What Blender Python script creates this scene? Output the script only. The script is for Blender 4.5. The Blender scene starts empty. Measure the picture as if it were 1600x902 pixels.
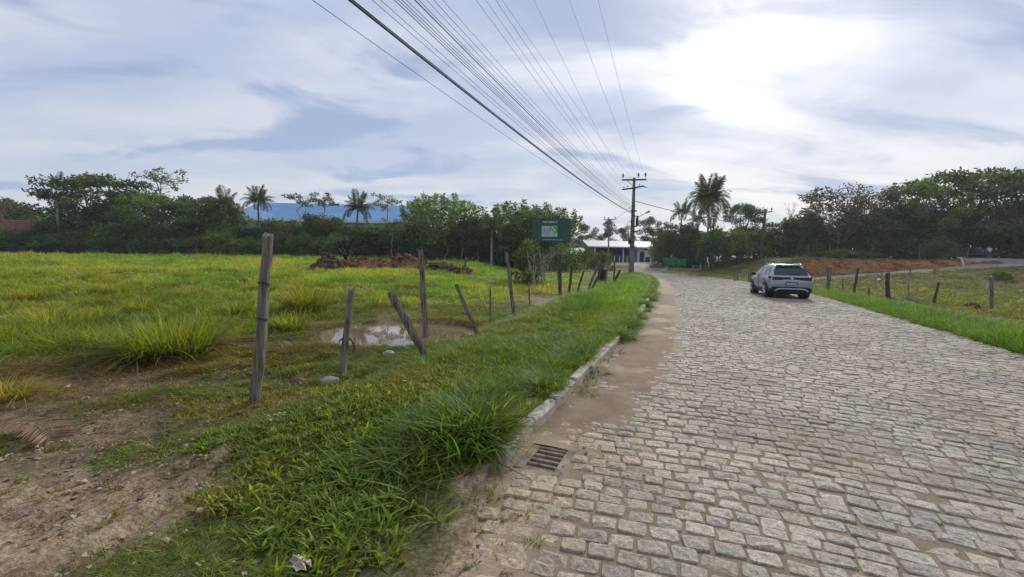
import bpy, bmesh, math, random
import numpy as np
from mathutils import Vector, Matrix
scene = bpy.context.scene
col = scene.collection
R_ = math.radians

# ------------------------------------------------------------------ camera
FPX = 671.0; CAMH = 1.65
PITCH = math.atan(45 / FPX); ROLL = R_(1.2)
_X = np.array([1., 0, 0]); _U0 = np.array([0, math.sin(PITCH), math.cos(PITCH)])
CF = np.array([0, math.cos(PITCH), -math.sin(PITCH)])
CU = math.cos(ROLL) * _U0 - math.sin(ROLL) * _X
CR = math.cos(ROLL) * _X + math.sin(ROLL) * _U0
cam_d = bpy.data.cameras.new('camera'); cam = bpy.data.objects.new('camera', cam_d); col.objects.link(cam)
M = Matrix(((CR[0], CU[0], -CF[0], 0), (CR[1], CU[1], -CF[1], 0), (CR[2], CU[2], -CF[2], CAMH), (0, 0, 0, 1)))
cam.matrix_world = M
cam_d.sensor_width = 36; cam_d.lens = FPX / 1600 * 36; cam_d.clip_start = 0.05; cam_d.clip_end = 3000
scene.camera = cam

def ray(px, py): return CF + (px - 800) / FPX * CR + (451 - py) / FPX * CU
def G(px, py, z=0.0):
    d = ray(px, py); t = (z - CAMH) / d[2]; return d[0] * t, d[1] * t
def at(px, py, D):
    d = ray(px, py); t = D / d[1]; return d[0] * t, D, CAMH + d[2] * t

# ------------------------------------------------------------------ world, sun, exposure
SUN_AZ = R_(28); SUN_EL = R_(31)
SUND = Vector((math.sin(SUN_AZ) * math.cos(SUN_EL), math.cos(SUN_AZ) * math.cos(SUN_EL), math.sin(SUN_EL)))
scene.view_settings.view_transform = 'Standard'; scene.view_settings.look = 'None'
scene.view_settings.exposure = 0.22; scene.view_settings.gamma = 1.0
world = bpy.data.worlds.new('World'); scene.world = world; world.use_nodes = True

class NT:
    """tiny node helper"""
    def __init__(s, tree): s.t = tree; s.n = tree.nodes; s.l = tree.links
    def node(s, typ, **kw):
        n = s.n.new(typ)
        for k, v in kw.items(): setattr(n, k, v)
        return n
    def put(s, sock, v):
        if isinstance(v, bpy.types.NodeSocket): s.l.new(v, sock)
        else:
            if sock.type == 'RGBA' and not hasattr(v, '__len__'): v = (v, v, v, 1)
            if sock.type == 'RGBA' and len(v) == 3: v = (*v, 1)
            sock.default_value = v
    def math(s, op, a, b=0.0, c=None, clamp=False):
        n = s.node('ShaderNodeMath', operation=op, use_clamp=clamp)
        s.put(n.inputs[0], a); s.put(n.inputs[1], b)
        if c is not None: s.put(n.inputs[2], c)
        return n.outputs[0]
    def vmath(s, op, a, b=(0, 0, 0), out=0):
        n = s.node('ShaderNodeVectorMath', operation=op); s.put(n.inputs[0], a); s.put(n.inputs[1], b); return n.outputs[out]
    def mix(s, f, a, b, bt='MIX'):
        n = s.node('ShaderNodeMix', data_type='RGBA', blend_type=bt)
        s.put(n.inputs[0], f); s.put(n.inputs[6], a); s.put(n.inputs[7], b); return n.outputs[2]
    def noise(s, vec, scale, detail=4, rough=.55, dist=0.0, out=0):
        n = s.node('ShaderNodeTexNoise'); s.put(n.inputs['Vector'], vec); n.inputs['Scale'].default_value = scale
        n.inputs['Detail'].default_value = detail; n.inputs['Roughness'].default_value = rough; n.inputs['Distortion'].default_value = dist
        return n.outputs[out]
    def ramp(s, f, a, b, lo=0.0, hi=1.0):
        n = s.node('ShaderNodeMapRange', interpolation_type='SMOOTHSTEP'); s.put(n.inputs[0], f)
        n.inputs[1].default_value = a; n.inputs[2].default_value = b; n.inputs[3].default_value = lo; n.inputs[4].default_value = hi
        return n.outputs[0]
    def attr(s, name, out='Color', typ='GEOMETRY'):
        n = s.node('ShaderNodeAttribute', attribute_name=name, attribute_type=typ); return n.outputs[out]
    def bump(s, h, strength=.5, dist=.02):
        n = s.node('ShaderNodeBump'); n.inputs['Strength'].default_value = strength; n.inputs['Distance'].default_value = dist
        s.put(n.inputs['Height'], h); return n.outputs[0]

def build_world():
    t = NT(world.node_tree); t.n.clear()
    sky = t.node('ShaderNodeTexSky', sky_type='NISHITA', sun_disc=False)
    sky.sun_elevation = SUN_EL; sky.sun_rotation = SUN_AZ; sky.air_density = 1.2; sky.dust_density = 2.0
    d = t.vmath('NORMALIZE', t.node('ShaderNodeTexCoord').outputs['Generated'])
    sx = t.node('ShaderNodeSeparateXYZ'); t.put(sx.inputs[0], d)
    up = t.math('ADD', t.math('MAXIMUM', sx.outputs[2], 0.0), 0.22)
    cx = t.math('DIVIDE', sx.outputs[0], up); cy = t.math('DIVIDE', sx.outputs[1], up)
    cb = t.node('ShaderNodeCombineXYZ'); t.put(cb.inputs[0], cx); t.put(cb.inputs[1], cy)
    mp = t.node('ShaderNodeMapping'); t.put(mp.inputs[0], cb.outputs[0])
    mp.inputs['Rotation'].default_value = (0, 0, R_(-58)); mp.inputs['Scale'].default_value = (1.0, 2.6, 1); mp.inputs['Location'].default_value = (3.1, 1.7, 0)
    n1 = t.noise(mp.outputs[0], .75, 6, .52, .35)             # drawn-out cloud sheets
    n2 = t.noise(cb.outputs[0], 1.9, 5, .55, .3)              # smaller puffs
    dens = t.math('ADD', t.math('MULTIPLY', n1, .72), t.math('MULTIPLY', n2, .28))
    thin = t.ramp(dens, .40, .60)
    sd = t.math('MAXIMUM', t.vmath('DOT_PRODUCT', d, tuple(SUND), out=1), 0.0)
    g1 = t.math('POWER', sd, 70.0); g2 = t.math('POWER', sd, 4.0)
    el = t.ramp(sx.outputs[2], 0.0, .40)
    grey = t.mix(el, (6.1, 6.8, 8.2), (5.2, 6.05, 8.15))        # thicker blue-grey cloud
    white = t.mix(el, (8.0, 8.2, 8.6), (6.9, 7.4, 8.7))       # thin bright cloud
    white = t.mix(1.0, white, t.mix(g2, (1, 1, 1), (1.22, 1.20, 1.16)), 'MULTIPLY')
    grey = t.mix(1.0, grey, t.mix(g2, (1, 1, 1), (1.0, 1.0, 1.0)), 'MULTIPLY')
    c = t.mix(thin, grey, white)
    mp2 = t.node('ShaderNodeMapping'); t.put(mp2.inputs[0], cb.outputs[0]); mp2.inputs['Rotation'].default_value = (0, 0, R_(-50)); mp2.inputs['Scale'].default_value = (1.0, 1.9, 1); mp2.inputs['Location'].default_value = (7.3, 2.2, 0)
    dark = t.ramp(t.noise(mp2.outputs[0], 1.25, 6, .52, .6), .50, .64)   # gaps of heavier blue cloud
    c = t.mix(t.math('MULTIPLY', dark, 1.0), c, t.mix(el, (4.2, 5.4, 7.6), (3.9, 4.9, 7.1)))
    c = t.mix(.10, c, sky.outputs[0])
    # sun glow through the cloud, broken up by the cloud density
    glow = t.math('MULTIPLY', t.math('MULTIPLY', g1, t.ramp(dens, .40, .54, .18, 1.0)), t.math('SUBTRACT', 1.0, t.math('MULTIPLY', dark, .7)))
    c = t.mix(1.0, c, t.mix(glow, (0, 0, 0), (11, 10.7, 10.2)), 'ADD')
    bg = t.node('ShaderNodeBackground'); t.put(bg.inputs[0], c); bg.inputs[1].default_value = 0.083
    o = t.node('ShaderNodeOutputWorld'); t.l.new(bg.outputs[0], o.inputs[0])
build_world()
sun_d = bpy.data.lights.new('sun', 'SUN'); sun_d.energy = 2.7; sun_d.angle = R_(12); sun_d.color = (1, .95, .87)
sun = bpy.data.objects.new('sun', sun_d); col.objects.link(sun)
sun.rotation_euler = SUND.to_track_quat('Z', 'Y').to_euler(); sun.location = SUND * 100

# ------------------------------------------------------------------ helpers
rng = np.random.default_rng(7); random.seed(7)
def sstep(a, b, x):
    t = np.clip((np.asarray(x, float) - a) / (b - a), 0, 1); return t * t * (3 - 2 * t)
def lerp(a, b, t): return a + (b - a) * t
_T = np.random.default_rng(11).random((256, 256))
def vnoise(x, y):
    x = np.asarray(x, float); y = np.asarray(y, float)
    xi = np.floor(x).astype(int); yi = np.floor(y).astype(int); fx = x - xi; fy = y - yi
    fx = fx * fx * (3 - 2 * fx); fy = fy * fy * (3 - 2 * fy)
    g = lambda i, j: _T[i % 256, j % 256]
    return lerp(lerp(g(xi, yi), g(xi + 1, yi), fx), lerp(g(xi, yi + 1), g(xi + 1, yi + 1), fx), fy)
def fbm(x, y, sc, oc=4, seed=0):
    s = 0; a = .5; tot = 0; f = 1 / sc
    for i in range(oc):
        s = s + a * vnoise(np.asarray(x) * f + 17.3 * i + seed, np.asarray(y) * f - 9.1 * i + seed * 1.7); tot += a; a *= .5; f *= 2.03
    return s / tot

def link(o, parent=None):
    col.objects.link(o)
    if parent is not None: o.parent = parent
    return o
def tag(o, label=None, cat=None, group=None, kind=None):
    for k, v in (('label', label), ('category', cat), ('group', group), ('kind', kind)):
        if v: o[k] = v
    return o
def empty(name, loc, rz=0.0, rx=0.0, ry=0.0):
    o = bpy.data.objects.new(name, None); o.location = loc; o.rotation_euler = (rx, ry, rz); o.empty_display_size = .2; return link(o)
def mesh_np(name, V, Fq, mats, parent=None, smooth=False, colors=None, mi=None):
    """V (n,3), Fq list of faces or (m,k) array"""
    me = bpy.data.meshes.new(name)
    if isinstance(Fq, np.ndarray):
        m, k = Fq.shape
        me.vertices.add(len(V)); me.vertices.foreach_set('co', np.asarray(V, np.float32).ravel())
        me.loops.add(m * k); me.loops.foreach_set('vertex_index', Fq.astype(np.int32).ravel())
        me.polygons.add(m); me.polygons.foreach_set('loop_start', np.arange(0, m * k, k, dtype=np.int32))
        me.update(calc_edges=True)
    else:
        me.from_pydata([tuple(v) for v in V], [], Fq)
    for mt in (mats if isinstance(mats, (list, tuple)) else [mats]): me.materials.append(mt)
    if colors is not None:
        ca = me.color_attributes.new('tint', 'FLOAT_COLOR', 'POINT')
        c = np.ones((len(V), 4), np.float32); c[:, :3] = colors; ca.data.foreach_set('color', c.ravel())
    if mi is not None: me.polygons.foreach_set('material_index', np.asarray(mi, np.int32))
    if smooth: me.polygons.foreach_set('use_smooth', np.ones(len(me.polygons), bool))
    me.validate(); me.update()
    return link(bpy.data.objects.new(name, me), parent)
class MB:
    def __init__(s): s.v = []; s.f = []; s.mi = []; s.cur = 0
    def add(s, vs, fs):
        b = len(s.v); s.v += [tuple(v) for v in vs]; s.f += [[i + b for i in f] for f in fs]; s.mi += [s.cur] * len(fs); return s
    def box(s, c, d, rz=0.0, bev=0.0, M4=None):
        x, y, z = d[0] / 2, d[1] / 2, d[2] / 2
        if bev > 0:
            bm = bmesh.new(); bmesh.ops.create_cube(bm, size=1.0); bmesh.ops.scale(bm, vec=d, verts=bm.verts)
            bmesh.ops.bevel(bm, geom=bm.edges[:], offset=bev, segments=1, affect='EDGES')
            vs = [v.co.copy() for v in bm.verts]; bm.verts.index_update(); fs = [[v.index for v in f.verts] for f in bm.faces]; bm.free()
        else:
            vs = [Vector((i, j, k)) for i in (-x, x) for j in (-y, y) for k in (-z, z)]
            fs = [[0, 1, 3, 2], [4, 6, 7, 5], [0, 4, 5, 1], [2, 3, 7, 6], [0, 2, 6, 4], [1, 5, 7, 3]]
        T = Matrix.Translation(c) @ Matrix.Rotation(rz, 4, 'Z')
        if M4 is not None: T = M4 @ T
        return s.add([T @ v for v in vs], fs)
    def tube(s, pts, rad, n=8, cap=True):
        pts = [Vector(p) for p in pts]
        if not hasattr(rad, '__len__'): rad = [rad] * len(pts)
        vs = []; fs = []; up = Vector((0.03, .05, 1)); prev = None
        for i, p in enumerate(pts):
            d = (pts[min(i + 1, len(pts) - 1)] - pts[max(i - 1, 0)]).normalized()
            if prev is None:
                a = d.cross(up if abs(d.z) < .95 else Vector((1, .1, 0))).normalized()
            else: a = (prev - d * prev.dot(d)).normalized()
            prev = a; b = d.cross(a)
            for k in range(n):
                w = 2 * math.pi * k / n; vs.append(p + (a * math.cos(w) + b * math.sin(w)) * rad[i])
        for i in range(len(pts) - 1):
            for k in range(n):
                fs.append([i * n + k, i * n + (k + 1) % n, (i + 1) * n + (k + 1) % n, (i + 1) * n + k])
        if cap: fs.append(list(range(n))[::-1]); fs.append([(len(pts) - 1) * n + k for k in range(n)])
        return s.add(vs, fs)
    def prism(s, poly, y0, y1):
        """poly in (x,z), extruded along y"""
        n = len(poly); vs = [(x, y0, z) for x, z in poly] + [(x, y1, z) for x, z in poly]
        fs = [list(range(n)), list(range(n, 2 * n))[::-1]] + [[i, i + n, (i + 1) % n + n, (i + 1) % n] for i in range(n)]
        return s.add(vs, fs)
    def build(s, name, mats, parent=None, smooth=False, recalc=True):
        o = mesh_np(name, s.v, s.f, mats, parent, smooth, mi=s.mi)
        if recalc:
            bm = bmesh.new(); bm.from_mesh(o.data); bmesh.ops.recalc_face_normals(bm, faces=bm.faces); bm.to_mesh(o.data); bm.free()
        return o
def dup(o, parent=None):
    c = o.copy(); link(c)
    if parent is not None:
        c.parent = parent; c.matrix_parent_inverse = o.matrix_parent_inverse.copy()
    for ch in o.children: dup(ch, c)
    return c

# ------------------------------------------------------------------ materials
def mat(name, base, rough=.8, metal=0.0, var=.0, vscale=8.0, bump=0.0, bscale=40.0, spec=.3, coords='Object', stretch=None, second=None, tint=False):
    m = bpy.data.materials.new(name); m.use_nodes = True; t = NT(m.node_tree); b = t.n['Principled BSDF']
    b.inputs['Roughness'].default_value = rough; b.inputs['Metallic'].default_value = metal; b.inputs['Specular IOR Level'].default_value = spec
    v = t.node('ShaderNodeTexCoord').outputs[coords]
    if stretch:
        mp = t.node('ShaderNodeMapping'); t.put(mp.inputs[0], v); mp.inputs['Scale'].default_value = stretch; v = mp.outputs[0]
    c = base
    if tint: c = t.attr('tint')
    if var > 0 or second:
        n = t.noise(v, vscale, 5, .6)
        lo = tuple(x * (1 - var) for x in base); hi = second or tuple(min(1, x * (1 + var)) for x in base)
        f = t.ramp(n, .32, .68)
        c = t.mix(f, lo, hi) if not tint else t.mix(1.0, c, t.mix(f, (1 - var,) * 3, (1 + var,) * 3), 'MULTIPLY')
    t.put(b.inputs['Base Color'], c)
    if bump > 0: t.put(b.inputs['Normal'], t.bump(t.noise(v, bscale, 6, .65), bump, .02))
    return m
def leaf_mat(name, base, var=.5, transl=.35, instancer=False, rough=.55, hue=(1.25, 1.05, .7)):
    m = bpy.data.materials.new(name); m.use_nodes = True; t = NT(m.node_tree); t.n.clear()
    rnd = t.node('ShaderNodeNewGeometry').outputs['Random Per Island']
    c = t.mix(rnd, tuple(x * (1 - var) for x in base), tuple(min(.9, x * (1 + var) * h) for x, h in zip(base, hue)))
    tn = t.attr('tint', typ='INSTANCER' if instancer else 'GEOMETRY')
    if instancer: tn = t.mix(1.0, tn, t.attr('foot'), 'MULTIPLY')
    c = t.mix(1.0, c, tn, 'MULTIPLY')
    df = t.node('ShaderNodeBsdfPrincipled'); t.put(df.inputs['Base Color'], c); df.inputs['Roughness'].default_value = rough; df.inputs['Specular IOR Level'].default_value = .25
    tr = t.node('ShaderNodeBsdfTranslucent'); t.put(tr.inputs[0], t.mix(1.0, c, (1.20, 1.24, .6), 'MULTIPLY'))
    mx = t.node('ShaderNodeMixShader'); mx.inputs[0].default_value = transl
    t.l.new(df.outputs[0], mx.inputs[1]); t.l.new(tr.outputs[0], mx.inputs[2])
    o = t.node('ShaderNodeOutputMaterial'); t.l.new(mx.outputs[0], o.inputs[0]); return m

M_wood = mat('weathered_wood', (.15, .125, .095), .9, var=.45, vscale=5, bump=.9, bscale=14, stretch=(6, 6, .6), second=(.29, .25, .195))
M_wood_dark = mat('dark_old_wood', (.07, .06, .05), .95, var=.4, vscale=6, bump=.9, bscale=14, stretch=(6, 6, .6), second=(.13, .115, .095))
M_wire = mat('rusty_wire', (.06, .045, .035), .7, .6)
M_conc = mat('old_concrete', (.26, .25, .23), .95, var=.25, vscale=5, bump=.5, bscale=30)
M_kerb = mat('kerb_stone', (.45, .40, .33), .95, var=.35, vscale=7, bump=.7, bscale=35)
M_rock = mat('field_rock', (.34, .32, .29), .95, var=.3, vscale=9, bump=.8, bscale=25)
M_white = mat('white_paint', (.72, .74, .76), .6, var=.12, vscale=3)
M_offwhite = mat('pale_roof_sheet', (.55, .53, .48), .6, var=.12, vscale=2)
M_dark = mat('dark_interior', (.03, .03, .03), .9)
M_blue = mat('blue_roof_sheet', (.12, .29, .53), .6, var=.12, vscale=.12)
M_greenwall = mat('green_wall_sheet', (.06, .17, .11), .6, var=.15, vscale=.3)
M_green = mat('green_paint_metal', (.015, .30, .12), .5, var=.15, vscale=2)
M_dgreen = mat('dark_green_metal', (.012, .07, .05), .6, var=.2, vscale=2)
M_sign = mat('sign_board_green', (.030, .095, .075), .5, var=.2, vscale=2)
M_signw = mat('sign_print_white', (.55, .60, .62), .6)
M_signg = mat('sign_print_green', (.16, .40, .09), .6)
M_signb = mat('sign_print_grey_blue', (.22, .33, .38), .6)
M_tile = mat('clay_roof_tile', (.16, .075, .045), .9, var=.4, vscale=2)
M_cream = mat('cream_plaster', (.42, .38, .31), .9, var=.15, vscale=2)
M_bark = mat('tree_bark', (.13, .115, .09), .95, var=.4, vscale=4, bump=.6, bscale=10, stretch=(4, 4, .7))
M_bark_pale = mat('pale_tree_bark', (.30, .28, .24), .95, var=.35, vscale=4, stretch=(3, 3, 1))
M_blackpl = mat('black_plastic', (.015, .015, .017), .5)
M_rubber = mat('tyre_rubber', (.018, .018, .018), .85)
M_alloy = mat('wheel_alloy', (.45, .46, .48), .35, .8)
M_paint = mat('silver_blue_car_paint', (.36, .42, .52), .28, .55, spec=.5)
M_paint_dk = mat('black_car_paint', (.02, .021, .026), .25, .3, spec=.5)
M_glass = mat('tinted_glass', (.012, .014, .018), .06, spec=.6)
M_red = mat('red_lamp_lens', (.075, .006, .008), .2)
M_silver = mat('silver_trim', (.55, .56, .58), .35, .6)
M_earth = mat('heaped_earth', (.13, .068, .038), 1.0, var=.45, vscale=1.6, bump=1.0, bscale=9, second=(.30, .15, .075))
M_earth_dk = mat('dark_heaped_earth', (.075, .05, .034), 1.0, var=.45, vscale=1.8, bump=1.0, bscale=9, second=(.19, .11, .065))
M_straw = mat('straw', (.33, .25, .12), .9, var=.35, vscale=6)

# ------------------------------------------------------------------ road layout and terrain heights
LP = [(-3.85, -6), (-1.43, 0), (.03, 3.61), (1.97, 8.2), (5.0, 15.9), (8.2, 24.9), (11.2, 34), (13.35, 42.5), (13.75, 48), (11.5, 53), (5.5, 57), (-2, 60)]
RP = [(2.8, -8.7), (5.2, -2.7), (6.7, .9), (8.7, 5.5), (12.0, 13.2), (15.9, 22.4), (18.9, 31.5), (20.4, 41.5), (20.5, 50.5), (17.0, 59), (9, 64), (0, 67)]
def catmull(P, n=60):
    P = np.array(P, float); P = np.vstack([2 * P[0] - P[1], P, 2 * P[-1] - P[-2]]); out = []
    for i in range(1, len(P) - 2):
        t = np.linspace(0, 1, n, endpoint=False)[:, None]; a, b, c, d = P[i - 1:i + 3]
        out.append(.5 * (2 * b + (c - a) * t + (2 * a - 5 * b + 4 * c - d) * t ** 2 + (3 * b - a - 3 * c + d) * t ** 3))
    out.append(P[-2][None]); return np.vstack(out)
LC = catmull(LP); RC = catmull(RP); MC = (LC + RC) / 2
NV = RC - LC; WD = np.linalg.norm(NV, axis=1); NV = NV / WD[:, None]
SC = np.concatenate([[0], np.cumsum(np.linalg.norm(np.diff(MC, axis=0), axis=1))])
def road_q(x, y):
    """lateral offset q from the left edge, width w, distance outside the road (0 inside), station index"""
    x = np.atleast_1d(np.asarray(x, float)); y = np.atleast_1d(np.asarray(y, float))
    idx = np.empty(len(x), int); B = 20000; sub = MC[::2]
    for i in range(0, len(x), B):
        d = (x[i:i + B, None] - sub[None, :, 0]) ** 2 + (y[i:i + B, None] - sub[None, :, 1]) ** 2
        idx[i:i + B] = d.argmin(1) * 2
    L = LC[idx]; n = NV[idx]; w = WD[idx]
    q = (x - L[:, 0]) * n[:, 0] + (y - L[:, 1]) * n[:, 1]
    dist = np.hypot(x - MC[idx, 0], y - MC[idx, 1]) - w / 2
    out = np.where((q >= 0) & (q <= w), 0, np.maximum(np.maximum(-q, q - w), dist * (dist > np.maximum(-q, q - w) * 1.3)))
    return q, w, out, idx
def zroad(y): return np.clip(.0068 * (np.asarray(y, float) - 4), 0, .45)
PUD = (-2.6, 10.1); PUDZ = -.16
def drive_z(x): return np.clip(.45 + (x - 34) * .085, .30, 2.35)
def Hq(x, y, noise=True):
    x = np.atleast_1d(np.asarray(x, float)); y = np.atleast_1d(np.asarray(y, float))
    q, w, d, idx = road_q(x, y); zr = zroad(y)
    # left side
    hollow = np.where(y < 14, -.06, lerp(-.06, zr, sstep(14, 22, y)))
    zl = lerp(zr + .015 + .085 * sstep(2.5, 3.8, y), hollow, sstep(1.7, 3.3, d))
    zl = zl + sstep(4, 14, d) * np.clip(.026 * (y - 13), 0, 1.25) * lerp(1, sstep(3, -6, x), sstep(18, 30, y))
    zl = zl + .24 * np.exp(-(((x - 2.0) * .93 - (y - 14) * .37) / .9) ** 2 - ((y - 14) / 3.2) ** 2)
    # right side
    zn = -.03 - .10 * sstep(1, 4, d)
    far = sstep(5, 12, d)
    zR = lerp(zn, drive_z(x), sstep(29, 44, y) * far)
    zp = lerp(.75, 2.7, sstep(27, 37, x)) + .35 * sstep(50, 60, x) + .85 * sstep(58, 80, y) * (1 - sstep(27, 37, x))
    crisp = lerp(sstep(48, 58, y), sstep(52.3, 53.4, y), sstep(31, 36, x))
    zR = lerp(zR, zp, crisp * sstep(3, 10, d))
    zR = np.where(y > 50, lerp(zr, zR, sstep(.5, 9, d)), zR)
    z = np.where(q < w / 2, zl, zR)
    if noise:
        a = sstep(.2, 2.2, d)
        z = z + a * ((fbm(x, y, 4.5, 3, 1) - .5) * .22 + (fbm(x, y, .9, 4, 2) - .5) * .16)
        # cow-trodden lumps in the wet hollow
        wet = np.exp(-((x + 3.6) / 2.4) ** 2 - ((y - 8.3) / 3.0) ** 2)
        z = z + sstep(3.9, 3.0, y) * (q < 0) * sstep(1.2, .1, d) * (fbm(x, y, .35, 3, 8) - .42) * .09
        e0 = ((x - PUD[0]) / 1.88) ** 2 + ((y - PUD[1]) / 1.88) ** 2
        z = z + a * wet * (fbm(x, y, .35, 3, 9) - .50) * .27 * sstep(.9, 1.8, e0)
        z = z + a * sstep(9, 5, np.hypot(x, y)) * ((fbm(x, y, .22, 3, 12) - .5) * .065 + (fbm(x, y, .09, 2, 13) - .5) * .014)
        # wheel ruts at the lower left
        rut = np.exp(-((x + 2.55 - (y - 3) * .12) / .07) ** 2) + np.exp(-((x + 2.25 - (y - 3) * .12) / .07) ** 2)
        z = z - .06 * rut * sstep(4.4, 3.2, y)
        e = ((x - PUD[0]) / 1.88) ** 2 + ((y - PUD[1]) / 1.88) ** 2
        e = e * (.75 + .6 * fbm(x, y, 1.0, 3, 4))
        z = np.where(q < w / 2, lerp(z, PUDZ - .10, 1 - sstep(.72, 1.30, e)), z)
    z = np.where((q >= 0) & (q <= w), zr + 0 * z, z)
    return z, q, w, d
def H(x, y):
    return float(Hq([x], [y])[0][0])
def mask_strip(x, y, A, B):
    """inside test for a strip between two polylines (same number of points), via quads"""
    ins = np.zeros(len(x), bool)
    for i in range(len(A) - 1):
        P = [A[i], A[i + 1], B[i + 1], B[i]]; s = None; ok = np.ones(len(x), bool); sg = 0
        area = sum(P[k][0] * P[(k + 1) % 4][1] - P[(k + 1) % 4][0] * P[k][1] for k in range(4)); sg = 1 if area > 0 else -1
        for k in range(4):
            ax, ay = P[k]; bx, by = P[(k + 1) % 4]
            ok &= sg * ((bx - ax) * (y - ay) - (by - ay) * (x - ax)) > 0
        ins |= ok
    return ins
GRAVEL_A = [(15.5, 59.6), (17.5, 64), (19.5, 70), (21.5, 78), (22.5, 84)]; GRAVEL_B = [(19.6, 56.0), (22.3, 62), (25.0, 69), (26.5, 78), (27.0, 84)]
DRIVE_A = [(22.5, 42.5), (28, 44), (34, 45), (42, 45), (50, 45.5), (58, 47), (68, 49)]; DRIVE_B = [(22.5, 46.5), (28, 47.5), (34, 48), (42, 48.6), (50, 50), (58, 56), (68, 58)]
GR_C = (.32, 3.50); GR_A = math.atan2(NV[120][1], NV[120][0])        # drain grate centre and the across-road direction
def grate_local(x, y):
    c, s = math.cos(GR_A), math.sin(GR_A); dx, dy = x - GR_C[0], y - GR_C[1]
    return dx * c + dy * s, -dx * s + dy * c

# ------------------------------------------------------------------ ground sheet
def bareness(x, y):
    """0 = grown over, 1 = bare soil; how the photographed plot is worn"""
    n = fbm(x, y, 1.3, 4, 21); n2 = fbm(x, y, .45, 3, 22)
    b = sstep(.52, .62, n + .25 * (n2 - .5)) * .6
    track = sstep(-.1, .8, -1.75 - .46 * (y - 2.2) - x) * sstep(7.6, 5.4, y)
    b = np.maximum(b * .7, track * sstep(.38, .56, n2 * .6 + n * .4 + .06))
    patch = np.exp(-((x + 2.5) / .75) ** 2 - ((y - 2.9) / .8) ** 2)
    b = np.maximum(b, sstep(.4, .8, patch + .35 * (n - .5)))
    return np.clip(b, 0, 1)
def build_ground():
    an = np.concatenate([np.linspace(-66, 66, 380), np.linspace(69, 291, 50)]); an = np.radians(an)
    rr = np.concatenate([[.25], np.geomspace(.8, 75, 300), np.geomspace(80, 900, 26)])
    A, Rr = np.meshgrid(an, rr); x = (Rr * np.sin(A)).ravel(); y = (Rr * np.cos(A)).ravel()
    z, q, w, d = Hq(x, y)
    inside = (q > .12 + np.where(y < 3.7, .75 * np.maximum(0, fbm(x, y, .5, 4, 47) - .40) * sstep(3.7, 3.2, y), 0)) & (q < w - .12) & (d == 0); z = np.where((d == 0) & (q < .6) & (y < 3.7), z + (fbm(x, y, .3, 3, 48) - .35) * .05, z); z = np.where(inside, z - .16, z)
    gx, gy = grate_local(x, y); z = np.where((np.abs(gx) < .25) & (np.abs(gy) < .30), z - .35, z)
    for A_, B_ in ((GRAVEL_A, GRAVEL_B), (DRIVE_A, DRIVE_B)): z = np.where(mask_strip(x, y, A_, B_), z - .12, z)
    n = len(an); m = len(rr)
    i = np.arange(m - 1)[:, None] * n; j = np.arange(n)[None]; jn = (j + 1) % n
    F = np.stack([i + j, i + n + j, i + n + jn, i + jn], -1).reshape(-1, 4)
    # soil colour per vertex
    left = q < w / 2
    c_green = np.array([.100, .100, .040]); c_mud = np.array([.075, .057, .039]); c_sand = np.array([.33, .25, .165]); c_straw = np.array([.27, .21, .105]); c_red = np.array([.185, .078, .040]); c_pink = np.array([.205, .145, .096])
    n1 = fbm(x, y, 2.2, 4, 31); n2 = fbm(x, y, .5, 4, 32); b = bareness(x, y)
    C = lerp(c_green[None], c_straw[None], sstep(.42, .62, n1)[:, None] * .8)
    C = lerp(C, c_pink[None], (b * .8)[:, None])
    sand = np.exp(-((x + 3.2) / 1.5) ** 2 - ((y - 2.6) / .75) ** 2); sand = sstep(.3, .8, sand + .9 * (n2 - .5)) * left * .85
    C = lerp(C, c_sand[None], sand[:, None])
    wet = np.exp(-((x + 3.4) / 2.3) ** 2 - ((y - 8.9) / 2.9) ** 2) * left
    C = lerp(C, c_mud[None], (sstep(.15, .58, wet + .6 * (n2 - .5)))[:, None])
    C = lerp(C, c_sand[None] * .95, (sstep(.55 + .5 * sstep(3.8, 2.6, y).mean(), .1, d) * sstep(.30, .55, n2))[:, None] * .9)
    red = (~left) & (y > 48.4) & (y < 53.4) & (x > 32.5) & (x < 60)
    redw = red * sstep(32.5, 35, x) * sstep(62, 54, x)
    C = lerp(C, c_red[None] * (.35 + 1.3 * n2[:, None]) * (.7 + .6 * fbm(x, z * 3, .8, 3, 33)[:, None]), redw[:, None])
    # the pasture on the right
    pr = (~left) & (d > 1.0) & (y < 50)
    C = np.where(pr[:, None], lerp(np.array([.07, .07, .028])[None], np.array([.13, .09, .05])[None], sstep(.42, .62, n1 * .5 + n2 * .5)[:, None]), C)
    V = np.stack([x, y, z], 1)
    o = mesh_np('ground', V, F, M_soil, smooth=True, colors=C); tag(o, kind='structure')
    return o
def soil_material():
    m = bpy.data.materials.new('soil'); m.use_nodes = True; t = NT(m.node_tree); b = t.n['Principled BSDF']; b.inputs['Roughness'].default_value = .95; b.inputs['Specular IOR Level'].default_value = .15
    v = t.node('ShaderNodeTexCoord').outputs['Object']; c = t.attr('tint')
    n1 = t.noise(v, 6, 6, .68); n2 = t.noise(v, 34, 5, .7)
    c = t.mix(1.0, c, t.mix(t.ramp(n1, .3, .7), (.62, .6, .58), (1.4, 1.4, 1.4)), 'MULTIPLY')
    c = t.mix(1.0, c, t.mix(t.ramp(n2, .3, .7), (.6, .6, .6), (1.4, 1.38, 1.35)), 'MULTIPLY')
    t.put(b.inputs['Base Color'], c)
    h = t.math('ADD', t.math('MULTIPLY', n1, .7), t.math('MULTIPLY', n2, .4))
    t.put(b.inputs['Normal'], t.bump(h, .9, .05)); return m
M_soil = soil_material()
build_ground()

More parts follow.
